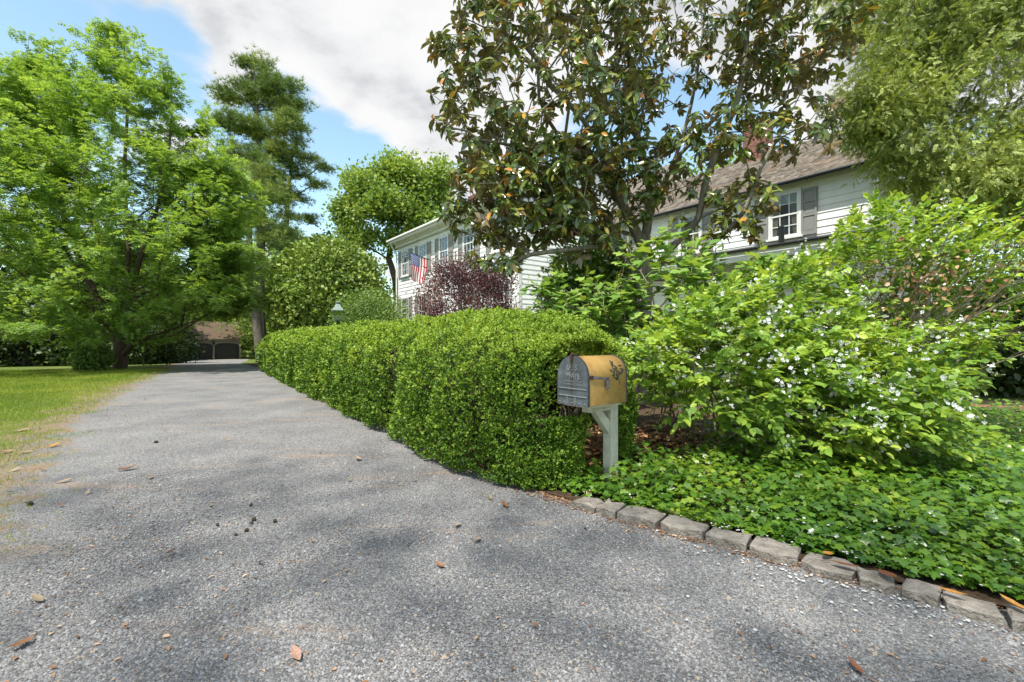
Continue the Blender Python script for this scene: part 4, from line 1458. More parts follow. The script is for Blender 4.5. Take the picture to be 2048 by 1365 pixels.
# litter clearing under the mock orange, right of the mailbox post
clr = np.exp(-(((ivx - 1.55) / .55) ** 2 + ((ivy_ - 4.75) / .75) ** 2)) + .8 * np.exp(-(((ivx - 2.6) / 1.2) ** 2 + ((ivy_ - 5.2) / .5) ** 2))
hs = (ivx - H0[0]) * HV[0] + (ivy_ - H0[1]) * HV[1]
sa = (ivx - H0[0]) * HU[0] + (ivy_ - H0[1]) * HU[1]
infront = (ivx < -.02) & (RNG.uniform(0, 1, len(ivx)) < .8)
pathx = (ivy_ > 7.3 - .2 * (ivx - 9.9)) & (ivx > 7.8)
ok = (RNG.uniform(0, 1, len(ivx)) > clr * 1.15 - .12 * nzi) & ~((hs > .1) & (hs < 1.6) & (sa > -.05)) & ~infront & ~pathx
ivx, ivy_, nzi = ivx[ok], ivy_[ok], nzi[ok]
n = len(ivx)
dk = np.clip(np.min(np.hypot(ivx[:, None] - eR[None, :140, 0], ivy_[:, None] - eR[None, :140, 1]), axis=1), 0, 1)
ht = (.05 + .09 * np.clip(dk / .5, 0, 1) * (1 + .5 * nzi)) * RNG.uniform(.2, 1.45, n)
a = RNG.uniform(0, 6.28, n)
tilt = RNG.uniform(-.5, .15, n)
D = np.stack([np.cos(a), np.sin(a), tilt], 1)
N_ = np.array([-.15, -.35, 1.0]) + rdir(n) * .45
sc = RNG.uniform(.035, .068, n)
leaves_obj('ivy', scatter(L_IVY, np.stack([ivx, ivy_, ht + .02], 1), D, N_, sc), M['l_ivy'])

nr = 700
tr_ = RNG.uniform(0, 40, nr)
rx_ = np.interp(tr_, np.arange(len(EL_)), EL_[:, 0]); ry_ = np.interp(tr_, np.arange(len(EL_)), EL_[:, 1])
cl_ = noise3(np.stack([rx_, ry_, 0 * rx_], 1), 4.5, 9)
of_ = np.where(cl_ > .2, RNG.uniform(.02, .16, nr), RNG.uniform(.10, .18, nr))
mx_ = np.interp(tr_, np.arange(len(EL_)), nb[:, 0]); my_ = np.interp(tr_, np.arange(len(EL_)), nb[:, 1])
ar_ = RNG.uniform(0, 6.28, nr)
leaves_obj('ivy', scatter(L_IVY, np.stack([rx_ + mx_ * of_, ry_ + my_ * of_, .055 + RNG.uniform(0, .05, nr)], 1), np.stack([np.cos(ar_) - .5 * mx_, np.sin(ar_) - .5 * my_, RNG.uniform(-.5, .1, nr)], 1), np.array([-.15, -.35, 1.0]) + rdir(nr) * .4, RNG.uniform(.030, .058, nr)), M['l_ivy'])

# dry leaf litter in the bed
n = 4200
lx_ = np.concatenate([RNG.normal(1.6, .75, 2200), RNG.normal(2.8, 1.1, 1400), RNG.uniform(-1, 1.1, 600)])
ly_ = np.concatenate([RNG.normal(4.75, .7, 2200), RNG.normal(5.2, .7, 1400), RNG.uniform(3.6, 5.2, 600)])
k = lx_ > np.interp(ly_, eR[oR, 1], eR[oR, 0]) + .10
lx_, ly_ = lx_[k], ly_[k]; n = len(lx_)
a = RNG.uniform(0, 6.28, n)
leaves_obj('leaf_litter', scatter(L_OVAL, np.stack([lx_, ly_, .05 + RNG.uniform(0, .035, n)], 1), np.stack([np.cos(a), np.sin(a), RNG.normal(0, .25, n)], 1), np.array([0, 0, 1.]) + rdir(n) * .5, RNG.uniform(.045, .10, n)), M['l_dead'])

# fallen white petals on kerb, ivy and gravel
n = 900
pxs = np.concatenate([RNG.normal(1560, 150, 260), RNG.normal(1800, 150, 240), RNG.uniform(1350, 2040, 160), RNG.normal(1600, 170, 240)])
pys = np.concatenate([RNG.normal(1120, 28, 260) + (pxs[:260] - 1560) * .25, RNG.normal(1195, 28, 240) + (pxs[260:500] - 1800) * .22, RNG.uniform(1090, 1330, 160), RNG.normal(1040, 40, 240)])
pos_ = []
for x, y in zip(pxs, pys):
    if y < 990: continue
    if random.random() < .4: continue
    if y > 1090 + .28 * (x - 1500) + 45 and random.random() < .75: continue
    g2 = on_ground(x, y, .012)
    pos_.append((g2.x, g2.y))
pos_ = np.array(pos_)
kx = np.interp(pos_[:, 1], eR[oR, 1], eR[oR, 0])
pz = np.where(pos_[:, 0] > kx + .22, .16, np.where(pos_[:, 0] > kx - .02, .085, .012))
n = len(pos_); a = RNG.uniform(0, 6.28, n)
PET = T([(-.4, .1, 0), (-.25, .8, .06), (.25, .85, .03), (.42, .15, .05), (0, -.1, 0)], [(0, 4, 3, 2, 1)])
leaves_obj('petals', scatter(PET, np.stack([pos_[:, 0], pos_[:, 1], pz], 1), np.stack([np.cos(a), np.sin(a), 0 * a], 1), np.array([0, 0, 1.]) + rdir(n) * .3, RNG.uniform(.010, .019, n)), M['petal'])


# ------------------------------------------------------------------ trees
def tree(name, label, cat, base, trunks, pts, rng, leaf_fn, lmat, bmat, group=None, **kw):
    root = empty(name, base); root.location = (0, 0, 0)
    o = root
    tag(o, label, cat, group)
    mesh, pt, pd, allp, sk = grow(trunks, pts, rng, **kw)
    inv = np.array(base)
    mesh = (mesh[0] - inv, mesh[1], mesh[2])
    branch_obj('trunk', mesh, bmat, root)
    lv = leaf_fn(pt, pd, rng, sk)
    leaves_obj('crown', (lv[0] - inv, lv[1], lv[2]), lmat, root)
    root.location = base
    return root, pt, pd


def prof_pts(n, base, H, prof, rng, bias=.5, squash=(1, 1)):
    """points in a crown of revolution: prof = [(height fraction, radius)]"""
    hs_ = np.array([p[0] for p in prof]); rs = np.array([p[1] for p in prof])
    hh = rng.uniform(hs_[0], hs_[-1], n * 4)
    r = np.interp(hh, hs_, rs)
    k = rng.uniform(0, 1, n * 4) < (r / rs.max()) ** 1.3
    hh, r = hh[k][:n], r[k][:n]
    a = rng.uniform(0, 6.283, len(hh))
    rad = r * rng.uniform(.12, 1, len(hh)) ** bias
    rad *= 1 + .16 * np.sin(3 * a + 9 * hh) + .10 * np.sin(7 * a - 17 * hh)
    return np.stack([base[0] + rad * np.cos(a) * squash[0], base[1] + rad * np.sin(a) * squash[1], base[2] + hh * H], 1)


def fn_leaf(tm, m, spread, size, up=.25, flat=.6, along=.5):
    def f(pt, pd, rng, sk):
        P, D = around(pt, pd, m, spread, rng, along)
        n = len(P)
        D2 = D * .55 + rdir(n, rng) * .8 + np.array([0, 0, up * .0 - .1])
        N_ = np.array([0, 0, flat]) + rdir(n, rng) * .7
        return scatter(tm, P, D2, N_, size * rng.uniform(.65, 1.3, n))
    return f


# the big feathery tree left of the drive
r1 = np.random.default_rng(21)
tb = np.array([-17.3, 20.3, float(gz(-17.3, 20.3))])


def fn_red(pt, pd, rng, sk):
    n0 = len(pt); m_ = 50
    P = np.repeat(pt, m_, 0); D = np.repeat(pd, m_, 0)
    t = rng.uniform(-1.0, .25, (n0 * m_, 1))
    side = rdir(n0 * m_, rng) * np.array([1, 1, .35])
    P = P + D * t * .95 + side * (.30 * rng.uniform(.2, 1, (n0 * m_, 1))) + rng.normal(0, .06, P.shape)
    P[:, 2] -= .10 * (t[:, 0] + .3) ** 2
    D2 = D * .45 + side * .8 + np.array([0, 0, -.22]) + rng.normal(0, .2, P.shape)
    N_ = np.array([0, 0, 1.0]) + rdir(len(P), rng) * .45
    return scatter(SP_RED, P, D2, N_, rng.uniform(.16, .30, len(P)))


pts = prof_pts(1060, tb, 15.2, [(.09, 5.2), (.16, 6.9), (.30, 6.7), (.50, 5.7), (.70, 4.2), (.86, 2.4), (1.0, .3)], r1, .55)
qx, qy = 1024 + F * pts[:, 0] / pts[:, 1], 683 - F * (pts[:, 2] - EYE) / pts[:, 1]
pts = pts[~((qx > 372) & (qy > 622)) & ~((qx > 450) & (qy < 250)) & ~((pts[:, 2] < 1.5) & (np.abs(pts[:, 0] - tb[0]) < 1.6) & (pts[:, 1] < 21.5))]
# a second leader leaning left gives the double top
pts2 = prof_pts(160, tb + np.array([-3.4, -.4, 7.5]), 7.0, [(.0, 1.6), (.4, 1.7), (.8, .9), (1, .2)], r1, .6)
T0 = Vector(tb)
trk = [[T0, T0 + Vector((.05, 0, 2.2)), T0 + Vector((.3, .1, 5)), T0 + Vector((.2, 0, 8.5)), T0 + Vector((.25, .1, 12)), T0 + Vector((.1, 0, 15.2))],
       [T0 + Vector((.02, 0, 1.0)), T0 + Vector((-.9, -.4, 3.6)), T0 + Vector((-2.2, -.6, 7.5)), T0 + Vector((-3.5, -.5, 11.5)), T0 + Vector((-3.6, -.4, 14.4))],
       [T0 + Vector((.02, 0, 1.4)), T0 + Vector((1.2, -.5, 4.5)), T0 + Vector((2.4, -.6, 8.0)), T0 + Vector((2.7, -.5, 11.4))]]
tree('dawn_redwood', 'tall bright green feathery tree with upswept limbs beside the drive, on the lawn', 'tree', tuple(tb), trk,
     np.concatenate([pts, pts2, in_ellipsoid(110, at(430, 420, 20.5), (1.5, 1.5, 3.0), r1, .2), in_ellipsoid(60, at(455, 560, 20.5), (1.2, 1.3, 1.6), r1, .2)]), r1, fn_red, M['l_big'], M['bark_big'], rise=.55, wrise=1.0, rt=.008, rb=.27, step=.6, wob=.05)

# pines
def fn_pine(size, m_, spread):
    def f(pt, pd, rng, sk):
        P, D = around(pt, pd, m_, spread, rng, .7)
        P[:, 2] = np.repeat(pt[:, 2], m_) + (P[:, 2] - np.repeat(pt[:, 2], m_)) * .45
        D2 = D * .5 + rdir(len(P), rng) * .5 + np.array([0, 0, .55])
        return scatter(TUFT, P, D2, rdir(len(P), rng), size * rng.uniform(.7, 1.3, len(P)))
    return f


def pine_pts(base, H, tiers, rng):
    out_ = []
    for hf, R_, n_, a0_, a1_ in tiers:
        a_ = np.radians(rng.uniform(a0_, a1_, n_))
        rr_ = R_ * rng.uniform(.25, 1, n_) ** .6
        out_.append(np.stack([base[0] + rr_ * np.cos(a_), base[1] + rr_ * np.sin(a_), base[2] + H * hf + rr_ * .22 + rng.normal(0, .3, n_)], 1))
    return np.concatenate(out_)


r2 = np.random.default_rng(31)
pb = np.array([-21.7, 40.0, float(gz(-21.7, 40))])
cl = [(515, 140, 1.5, 1.1), (560, 165, 1.4, .8), (470, 190, 1.7, .9), (530, 200, 2.1, 1.0), (585, 215, 1.2, .6), (450, 245, 1.5, .7), (505, 258, 2.1, .9), (572, 250, 1.7, .8), (490, 310, 2.2, .9), (565, 305, 1.5, .8), (520, 350, 2.4, .7), (475, 365, 1.3, .5), (555, 395, 1.2, .4), (480, 440, 1.9, .6), (560, 470, 1.6, .6)]
pp = np.concatenate([in_ellipsoid(int(9 + 9 * rx), at(x, y, 40 + r2.uniform(-1.2, 1.2)), (rx, rx, rz), r2, .3) for x, y, rx, rz in cl])
tree('pine_tree', 'tall dark long needled pine rising behind the feathery tree, dense in its upper half', 'tree', tuple(pb),
     [[Vector(pb), at(520, 560, 40), at(523, 420, 40), at(518, 280, 40), at(506, 120, 40)]],
     pp, r2, fn_pine(.44, 26, .40), M['l_pine'], M['bark_pine'], rise=.12, wrise=.5, rt=.012, rb=.36, step=.8)
r2 = np.random.default_rng(32)
pb = np.array([-20.4, 42.5, float(gz(-20.4, 42.5))])
cl = [(596, 285, .8, .3), (620, 318, 1.2, .3), (650, 335, .9, .22), (606, 352, 1.4, .4), (636, 372, .9, .22), (590, 400, 1.5, .5), (622, 440, 1.0, .35), (570, 432, 1.3, .5), (560, 380, 1.1, .5), (556, 490, 1.7, .6), (604, 490, 1.0, .4), (585, 330, .9, .4)]
pp = np.concatenate([in_ellipsoid(int(6 + 9 * rx), at(x, y, 42.5 + r2.uniform(-1, 1)), (rx, rx, rz), r2, .3) for x, y, rx, rz in cl])
tree('pine_tree', 'slender open pine with drooping sparse boughs reaching out to the right of the dense pine', 'tree', tuple(pb),
     [[Vector(pb), at(572, 560, 42.5), at(574, 430, 42.5), at(582, 340, 42.5), at(592, 275, 42.5)]],
     pp, r2, fn_pine(.36, 13, .30), M['l_pine'], M['bark_grey'], rise=-.1, wrise=.3, rt=.012, rb=.24, step=.8)
# bare-trunked tree right of the garage
r2 = np.random.default_rng(33)
b0 = at(522, 700, 36); b0.z = float(gz(b0.x, b0.y))
pb = np.array(b0)
tree('pine_tree', 'grey trunked pine whose leaning bare trunk stands beside the round holly', 'tree', tuple(pb),
     [[b0, b0 + Vector((-.4, 0, 4)), b0 + Vector((-.9, 0, 8)), b0 + Vector((-.8, 0, 13)), b0 + Vector((-.6, 0, 17))]],
     pine_pts(pb, 16.5, [(.42, 3.2, 24, 100, 330), (.52, 3.2, 24, 0, 360), (.62, 3, 24, 0, 360), (.74, 2.6, 24, 0, 360), (.86, 2, 18, 0, 360), (.97, 1, 8, 0, 360)], r2), r2,
     fn_pine(.42, 16, .42), M['l_pine'], M['bark_grey'], rise=.1, wrise=.5, rt=.012, rb=.36, step=.8)

# bright broad-leaved tree behind the house
r3 = np.random.default_rng(41)
b0 = at(800, 640, 33); b0.z = -.2
pb = np.array(b0)
pts = np.concatenate([in_ellipsoid(n_, at(x, y, 33 + r3.uniform(-.8, .8)), (rx, rx, rz), r3, .2) for n_, x, y, rx, rz in
                      ((75, 800, 352, 2.0, 1.2), (48, 735, 372, 1.5, .8), (60, 855, 385, 1.5, 1.3), (80, 770, 415, 2.3, 1.0), (34, 690, 420, .9, 1.4), (50, 845, 440, 1.4, .9), (16, 710, 360, .7, .6), (22, 880, 350, 1.2, .9), (14, 735, 470, .9, .5), (18, 700, 462, .8, .5), (26, 845, 478, 1.2, .6), (18, 800, 480, 1.0, .4))])
tree('shade_tree', 'bright green broad leaved tree with crooked dark limbs behind the far end of the house', 'tree', tuple(pb),
     [[b0, at(790, 560, 33), at(778, 520, 33), at(785, 470, 33), at(775, 420, 33), at(790, 350, 33)], [at(778, 520, 33), at(745, 500, 32.5), at(705, 480, 32)], [at(785, 470, 33), at(815, 430, 33.5), at(850, 380, 34)], [at(780, 490, 33), at(735, 455, 33), at(700, 400, 32.5)]],
     pts, r3, fn_leaf(L_WIDE, 62, .36, .25), M['l_tree'], M['bark_big'], rise=.1, rt=.010, rb=.22, step=.6, wob=.12)
# bright tree behind the wing roof
r3 = np.random.default_rng(43)
b0 = Vector((15.2, 30.5, 0)); pb = np.array(b0)
tree('shade_tree', 'bright green tree showing beside the wing chimney above the shingled roof', 'tree', tuple(pb), [[b0, b0 + Vector((.2, 0, 5)), b0 + Vector((0, 0, 10))]],
     in_ellipsoid(260, (15.2, 30.5, 9.6), (6.0, 3.2, 3.9), r3, .3), r3, fn_leaf(L_WIDE, 40, .5, .28), M['l_tree'], M['bark_big'], rise=.3, rt=.012, rb=.3, step=.8)

# round holly and the pale shrub in front of it
r4 = np.random.default_rng(51)


def shrub_shell(n, c, r, rng, k0=.80):
    d = rdir(n, rng)
    k = rng.uniform(k0, 1.0, n) + .05 * noise3(d * 3, 1.0, 3) + .035 * noise3(d * 9, 1.0, 5)
    return np.array(c) + d * k[:, None] * np.array(r), d


def round_shrub(name, label, cat, c, r, n, lsize, tm, lmat, rng, stems=9, k0=.72, zmin=.1, nts=150, base=None):
    c = np.array(c); base = Vector((c[0], c[1], 0)) if base is None else Vector(base)
    root = empty(name, base); tag(root, label, cat)
    tr = []
    for i in range(stems):
        a_ = 6.283 * i / stems + rng.uniform(-.3, .3); q = rng.uniform(.05, .25)
        p0 = Vector((base.x + q * math.cos(a_) * r[0] * .4, base.y + q * math.sin(a_) * r[1] * .4, base.z))
        p2 = Vector((c[0] + .45 * r[0] * math.cos(a_), c[1] + .45 * r[1] * math.sin(a_), c[2] + .35 * r[2]))
        tr.append([p0, (p0 + p2) / 2 + Vector((0, 0, .15 * r[2])), p2])
    tp, td = shrub_shell(nts, c, np.array(r) * .92, rng, .6)
    tp = tp[tp[:, 2] > zmin + .15]
    mesh, pt, pd, _, _ = grow(tr, tp, rng, rise=.3, rt=.005, rb=.045, step=.3, wob=.08)
    bo = np.array(base)
    branch_obj('stem', (mesh[0] - bo, mesh[1], mesh[2]), M['twig_dark'], root)['kind'] = 'stuff'
    P, d = shrub_shell(n, c, r, rng, k0)
    k = P[:, 2] > zmin
    P, d = P[k], d[k]
    D = d * .5 + rdir(len(P), rng) * .7 + np.array([0, 0, .25])
    N_ = d * .6 + rdir(len(P), rng) * .7 + np.array([0, 0, .4])
    lv = scatter(tm, P, D, N_, lsize * rng.uniform(.65, 1.3, len(P)))
    leaves_obj('foliage', (lv[0] - bo, lv[1], lv[2]), lmat, root)
    return root


round_shrub('holly_tree', 'large dense rounded dark green holly with glossy leaves behind the far part of the hedge', 'shrub', at(655, 600, 22.0) * 1.0, (2.65, 2.4, 3.0), 28000, .17, L_WIDE, M['l_holly'], r4, zmin=.25, k0=.66)
round_shrub('privet_shrub', 'pale green loose shrub standing right behind the post lantern', 'shrub', at(742, 650, 17.5), (1.55, 1.3, 1.45), 11000, .085, L_DIA, M['l_privet'], r4, zmin=.25, k0=.5)
c_ = at(185, 722, 18.9); 
round_shrub('small_shrub', 'small green shrub growing at the foot of the feathery tree', 'shrub', (c_.x, c_.y, .45), (.75, .7, .62), 2600, .12, L_OVAL, M['l_privet'], r4, stems=5, k0=.4, nts=40, zmin=-.1)

# purple-leaved barberry in front of the house
r5 = np.random.default_rng(61)
c_ = at(934, 640, 13.2)
bb = Vector((c_.x, c_.y, 0))
ba = empty('barberry_shrub', bb); tag(ba, 'dark purple red leaved shrub in front of the white house wall', 'shrub')
pts = np.concatenate([in_ellipsoid(420, (c_.x, c_.y, 2.1), (1.55, 1.1, 1.55), r5, .5), in_ellipsoid(60, (c_.x - .25, c_.y, 3.2), (.8, .7, .5), r5, .2), in_ellipsoid(50, (c_.x + .75, c_.y, 3.0), (.6, .6, .45), r5, .2)])
tr = []
for i in range(9):
    a_ = i * .7; p0 = bb + Vector((.12 * math.cos(a_), .12 * math.sin(a_), 0))
    tr.append([p0, bb + Vector((.5 * math.cos(a_), .4 * math.sin(a_), 1.0)), bb + Vector((.95 * math.cos(a_), .7 * math.sin(a_), 2.0))])
mesh, pt, pd, _, _ = grow(tr, pts, r5, rise=.4, rt=.0035, rb=.03, step=.22, wob=.07)
bo = np.array(bb)
branch_obj('stem', (mesh[0] - bo, mesh[1], mesh[2]), M['twig_dark'], ba)['kind'] = 'stuff'
P, D = around(pt, pd, 44, .13, r5, .3)
lv = scatter(L_DIA, P, D * .4 + rdir(len(P), r5), rdir(len(P), r5) + np.array([0, 0, .6]), .066 * r5.uniform(.6, 1.3, len(P)))
leaves_obj('foliage', (lv[0] - bo, lv[1], lv[2]), M['l_barb'], ba)

# dark evergreen shrub under the magnolia
round_shrub('evergreen_shrub', 'dark broad leaved evergreen shrub in deep shade under the magnolia', 'shrub', at(1185, 610, 9.6), (1.15, 1.0, 1.55), 6500, .13, L_OVAL, M['l_ivy'], r4, zmin=.2, k0=.45)

# ------------------------------------------------------------------ magnolia
r6 = np.random.default_rng(71)
mgb = Vector((2.35, 8.6, .03))
mg = empty('magnolia_tree', mgb); tag(mg, 'large glossy leaved magnolia with rusty leaf undersides and several crooked stems before the house', 'tree')
trk = [[mgb, at(1290, 560, 8.6), at(1292, 470, 8.5), at(1300, 380, 8.4), at(1275, 280, 8.3), at(1265, 190, 8.2), at(1255, 80, 8.0), at(1250, -20, 7.8)],
       [at(1290, 500, 8.55), at(1240, 400, 8.2), at(1205, 310, 7.9), at(1165, 240, 7.6), at(1100, 170, 7.3)],
       [at(1294, 440, 8.45), at(1345, 330, 8.7), at(1375, 240, 8.8), at(1395, 140, 8.8), at(1410, 20, 8.8), at(1415, -60, 8.6)],
       [at(1300, 560, 8.6), at(1340, 500, 8.3), at(1395, 440, 8.0), at(1410, 370, 7.9), at(1445, 270, 7.8), at(1475, 200, 7.8), at(1492, 100, 7.8), at(1500, 10, 7.8)],
       [at(1330, 560, 8.5), at(1425, 490, 7.6), at(1490, 420, 7.3), at(1520, 340, 7.2), at(1570, 250, 7.1), at(1600, 190, 7.0)],
       [at(1260, 520, 8.5), at(1180, 470, 7.7), at(1090, 420, 7.1), at(1010, 400, 6.8)],
       [at(1270, 560, 8.5), at(1230, 500, 7.6), at(1140, 500, 7.0), at(1060, 510, 6.7)],
       [at(1340, 330, 8.7), at(1480, 190, 8.2), at(1580, 130, 7.9), at(1660, 90, 7.7)],
       [at(1205, 310, 7.9), at(1080, 300, 7.2), at(960, 280, 6.8)]]
pts = np.concatenate([
    in_ellipsoid(640, at(1085, 170, 7.4), (1.85, 1.7, 2.25), r6, .45),
    in_ellipsoid(340, at(1330, 30, 8.0), (2.3, 1.9, 1.5), r6, .3),
    in_ellipsoid(170, at(1585, 75, 7.6), (1.1, 1.2, .9), r6, .3),
    in_ellipsoid(200, at(1030, 400, 6.9), (1.15, .9, .72), r6, .3),
    in_ellipsoid(150, at(1240, 350, 8.0), (1.0, 1.0, 1.0), r6, .3),
    in_ellipsoid(85, at(1440, 300, 7.7), (1.0, .9, 1.0), r6, .2),
    in_ellipsoid(26, at(1610, 260, 7.2), (.65, .6, .5), r6, .2), in_ellipsoid(4, at(1480, 270, 7.4), (.5, .6, .5), r6, .2), in_ellipsoid(6, at(1390, 420, 7.9), (.6, .6, .55), r6, .2),
    in_ellipsoid(24, at(1490, 420, 7.3), (.5, .5, .5), r6, .2),
    in_ellipsoid(12, at(990, 510, 6.6), (.5, .4, .25), r6, .2),
    in_ellipsoid(40, at(1160, 470, 7.3), (.8, .7, .4), r6, .2)])
mesh, pt, pd, allp, sk = grow(trk, pts, r6, rise=.15, wrise=.4, rt=.0058, rb=.15, step=.28, wob=.13, wlen=.2)
bo = np.array(mgb)
branch_obj('trunk', (mesh[0] - bo, mesh[1], mesh[2]), M['bark_mag'], mg)


def whorls(pt, pd, m_, rng):
    n = len(pt)
    ax = norm(pd * .8 + np.array([0, 0, .45]) + rng.normal(0, .2, pd.shape))
    ref = norm(np.cross(ax, rdir(n, rng))); ref2 = np.cross(ax, ref)
    P, D, N_ = [], [], []
    for k in range(m_):
        a_ = 2.4 * k + rng.normal(0, .25, n)
        el = rng.uniform(-.75, .55, n)
        rad = ref * np.cos(a_)[:, None] + ref2 * np.sin(a_)[:, None]
        d = norm(rad + ax * el[:, None] + np.array([0, 0, -.32]))
        back = rng.uniform(0, .16, n)[:, None] * (k / m_)
        P.append(pt - ax * back); D.append(d); N_.append(ax + rng.normal(0, .25, (n, 3)))
    return np.concatenate(P), np.concatenate(D), np.concatenate(N_)


P, D, N_ = whorls(pt, pd, 12, r6)
k = r6.uniform(0, 1, len(P)) < .88
P, D, N_ = P[k], D[k], N_[k]
sc = r6.uniform(.12, .215, len(P))


def split_leaves(P, D, N_, sc, tm, mat, parent, origin, count, score, rname='leaf', var=3):
    """the leaves that show largest become objects, the rest one mesh"""
    origin = np.array(origin)
    top = np.argsort(-score)[:count]
    mask = np.zeros(len(P), bool); mask[top] = True
    v, l, z = tm
    ms = []
    for i in range(var):
        w = v.copy(); w[:, 2] += (.05 * i - .05) * w[:, 1] ** 2; w[:, 0] *= 1 + .12 * (i - 1)
        me = np_mesh(rname, w, l, z); me.materials.append(mat); ms.append(me)
    for q, i in enumerate(top):
        o = bpy.data.objects.new(rname, ms[q % var])
        R = basis_rot(D[i], N_[i])
        o.matrix_local = Matrix.Translation(P[i] - origin) @ R.to_4x4() @ Matrix.Scale(sc[i], 4)
        COL.objects.link(o); o.parent = parent
    r_ = ~mask
    if r_.any():
        lv_ = scatter(tm, P[r_], D[r_], N_[r_], sc[r_])
        return leaves_obj('crown' if rname == 'leaf' else rname, (lv_[0] - origin, lv_[1], lv_[2]), mat, parent)


def show_score(P, sc, rng, jit=.3):
    x = np.abs(P[:, 0] / P[:, 1]); z = (P[:, 2] - EYE) / P[:, 1]
    s_ = sc / P[:, 1] * np.where((x < 1.1) & (np.abs(z) < .73), 1, .01)
    return s_ * np.exp(rng.normal(0, jit, len(P)))


split_leaves(P, D, N_, sc, L_LONG, M['l_mag'], mg, bo, 300, show_score(P, sc, r6))

# ------------------------------------------------------------------ red cedar, upper right
r7 = np.random.default_rng(81)
cb = Vector((7.9, 8.9, .03))
pts = np.concatenate([in_ellipsoid(560, (8.6, 8.1, 5.7), (2.6, 1.7, 2.5), r7, .5), in_ellipsoid(240, (8.6, 7.3, 4.0), (1.5, 1.0, .95), r7, .3), in_ellipsoid(330, (8.0, 8.3, 7.8), (2.3, 1.7, 1.7), r7, .4), in_ellipsoid(60, (6.3, 7.9, 5.3), (.7, .7, .5), r7, .2)])


def fn_cedar(pt, pd, rng, sk):
    n0, m_ = len(pt), 60
    P = np.repeat(pt, m_, 0); D = np.repeat(pd, m_, 0)
    t = rng.uniform(-1, .35, (n0 * m_, 1))
    sd = rdir(n0 * m_, rng)
    P = P + D * t * .6 + sd * .17 * rng.uniform(.2, 1.2, (n0 * m_, 1)); P[:, 2] -= .15 * np.abs(t[:, 0])
    D2 = D * .4 + sd * .5 + np.array([0, 0, -.45]) + rng.normal(0, .2, P.shape)
    return scatter(SP_CED, P, D2, rdir(len(P), rng) + np.array([0, 0, .5]), rng.uniform(.075, .16, len(P)))


tree('cedar_tree', 'large feathery cedar with drooping sprays hanging over the right end of the house', 'tree', tuple(cb),
     [[cb, cb + Vector((.1, .1, 3)), cb + Vector((.4, -.1, 6)), cb + Vector((.3, -.2, 9.5))], [cb + Vector((.05, 0, 2.2)), cb + Vector((.9, -.6, 3.4)), cb + Vector((1.9, -1.1, 4.2))], [cb + Vector((.2, 0, 3.6)), cb + Vector((-.8, -.4, 4.6)), cb + Vector((-1.7, -.9, 5.1))]],
     pts, r7, fn_cedar, M['l_cedar'], M['twig'], rise=.1, wrise=.3, rt=.005, rb=.17, step=.35, wob=.10, sag=.10)
# ------------------------------------------------------------------ oakleaf hydrangea
r8 = np.random.default_rng(91)


def multi_stem(base, pts, rng, nst, reach, rt, rb, step=.2, rise=.5):
    tr = []
    base = Vector(base)
    c = pts.mean(0)
    for i in range(nst):
        a_ = 6.283 * i / nst + rng.uniform(-.4, .4)
        p0 = base + Vector((.22 * math.cos(a_), .18 * math.sin(a_), 0)) * rng.uniform(.3, 1)
        q = pts[rng.integers(len(pts))]
        mid = Vector(((p0.x + q[0]) / 2, (p0.y + q[1]) / 2, p0.z + (q[2] - p0.z) * .65))
        e_ = p0.lerp(mid, .5); e_.z += .1
        tr.append([p0, e_, mid])
    return grow(tr, pts, rng, rise=rise, rt=rt, rb=rb, step=step, wob=.07)


def hydrangea(label, c_list, base, n_obj, seed):
    rng = np.random.default_rng(seed)
    root = empty('oakleaf_hydrangea', base); tag(root, label, 'shrub', 'oakleaf hydrangeas beside the hedge')
    pts = np.concatenate([in_ellipsoid(n_, c, r, rng, .55) for n_, c, r in c_list])
    pts = pts[pts[:, 2] > .35]
    mesh, pt, pd, _, _ = multi_stem(base, pts, rng, 8, 1, .006, .022)
    bo = np.array(base)
    branch_obj('stem', (mesh[0] - bo, mesh[1], mesh[2]), M['twig'], root)['kind'] = 'stuff'
    m_ = 7
    P = np.repeat(pt, m_, 0); n = len(P)
    a_ = np.tile(np.arange(m_) * 2.4, len(pt)) + rng.normal(0, .4, n)
    D = np.stack([np.cos(a_), np.sin(a_), rng.uniform(-.45, .25, n)], 1) + .25 * np.repeat(pd, m_, 0)
    P = P + D * .05 - np.repeat(pd, m_, 0) * rng.uniform(0, .22, (n, 1))
    N_ = np.array([-.1, -.25, 1.0]) + rng.normal(0, .28, (n, 3)) + .35 * D * np.array([1, 1, 0])
    sc = rng.uniform(.10, .19, n)
    split_leaves(P, D, N_, sc, L_HYD, M['l_hyd'], root, bo, n_obj, show_score(P, sc, rng))
    # upright green flower panicles at some tips
    cone = []
    r_ = np.random.default_rng(5)
    for k in range(46):
        t = r_.uniform(0, 1); a2 = r_.uniform(0, 6.28); rr_ = .22 * (1 - t * .85)
        cone.append(rot_t(L_DIA, 'X', r_.uniform(0, 3), (rr_ * math.cos(a2), t, rr_ * math.sin(a2)), .13))
    cone = t_join(cone)
    pm = np_mesh('flower_panicle', *cone); pm.materials.append(M['bud'])
    front = np.argsort(-(pt[:, 2] - .25 * pt[:, 1] + rng.normal(0, .15, len(pt))))[:12]
    for i in front:
        o = link('flower_panicle', pm, None, root)
        R = basis_rot(Vector(pd[i]) * .3 + Vector((0, 0, 1)), (1, .2, 0))
        o.matrix_local = Matrix.Translation(pt[i] - bo) @ R.to_4x4() @ Matrix.Scale(rng.uniform(.12, .2), 4)
    return root


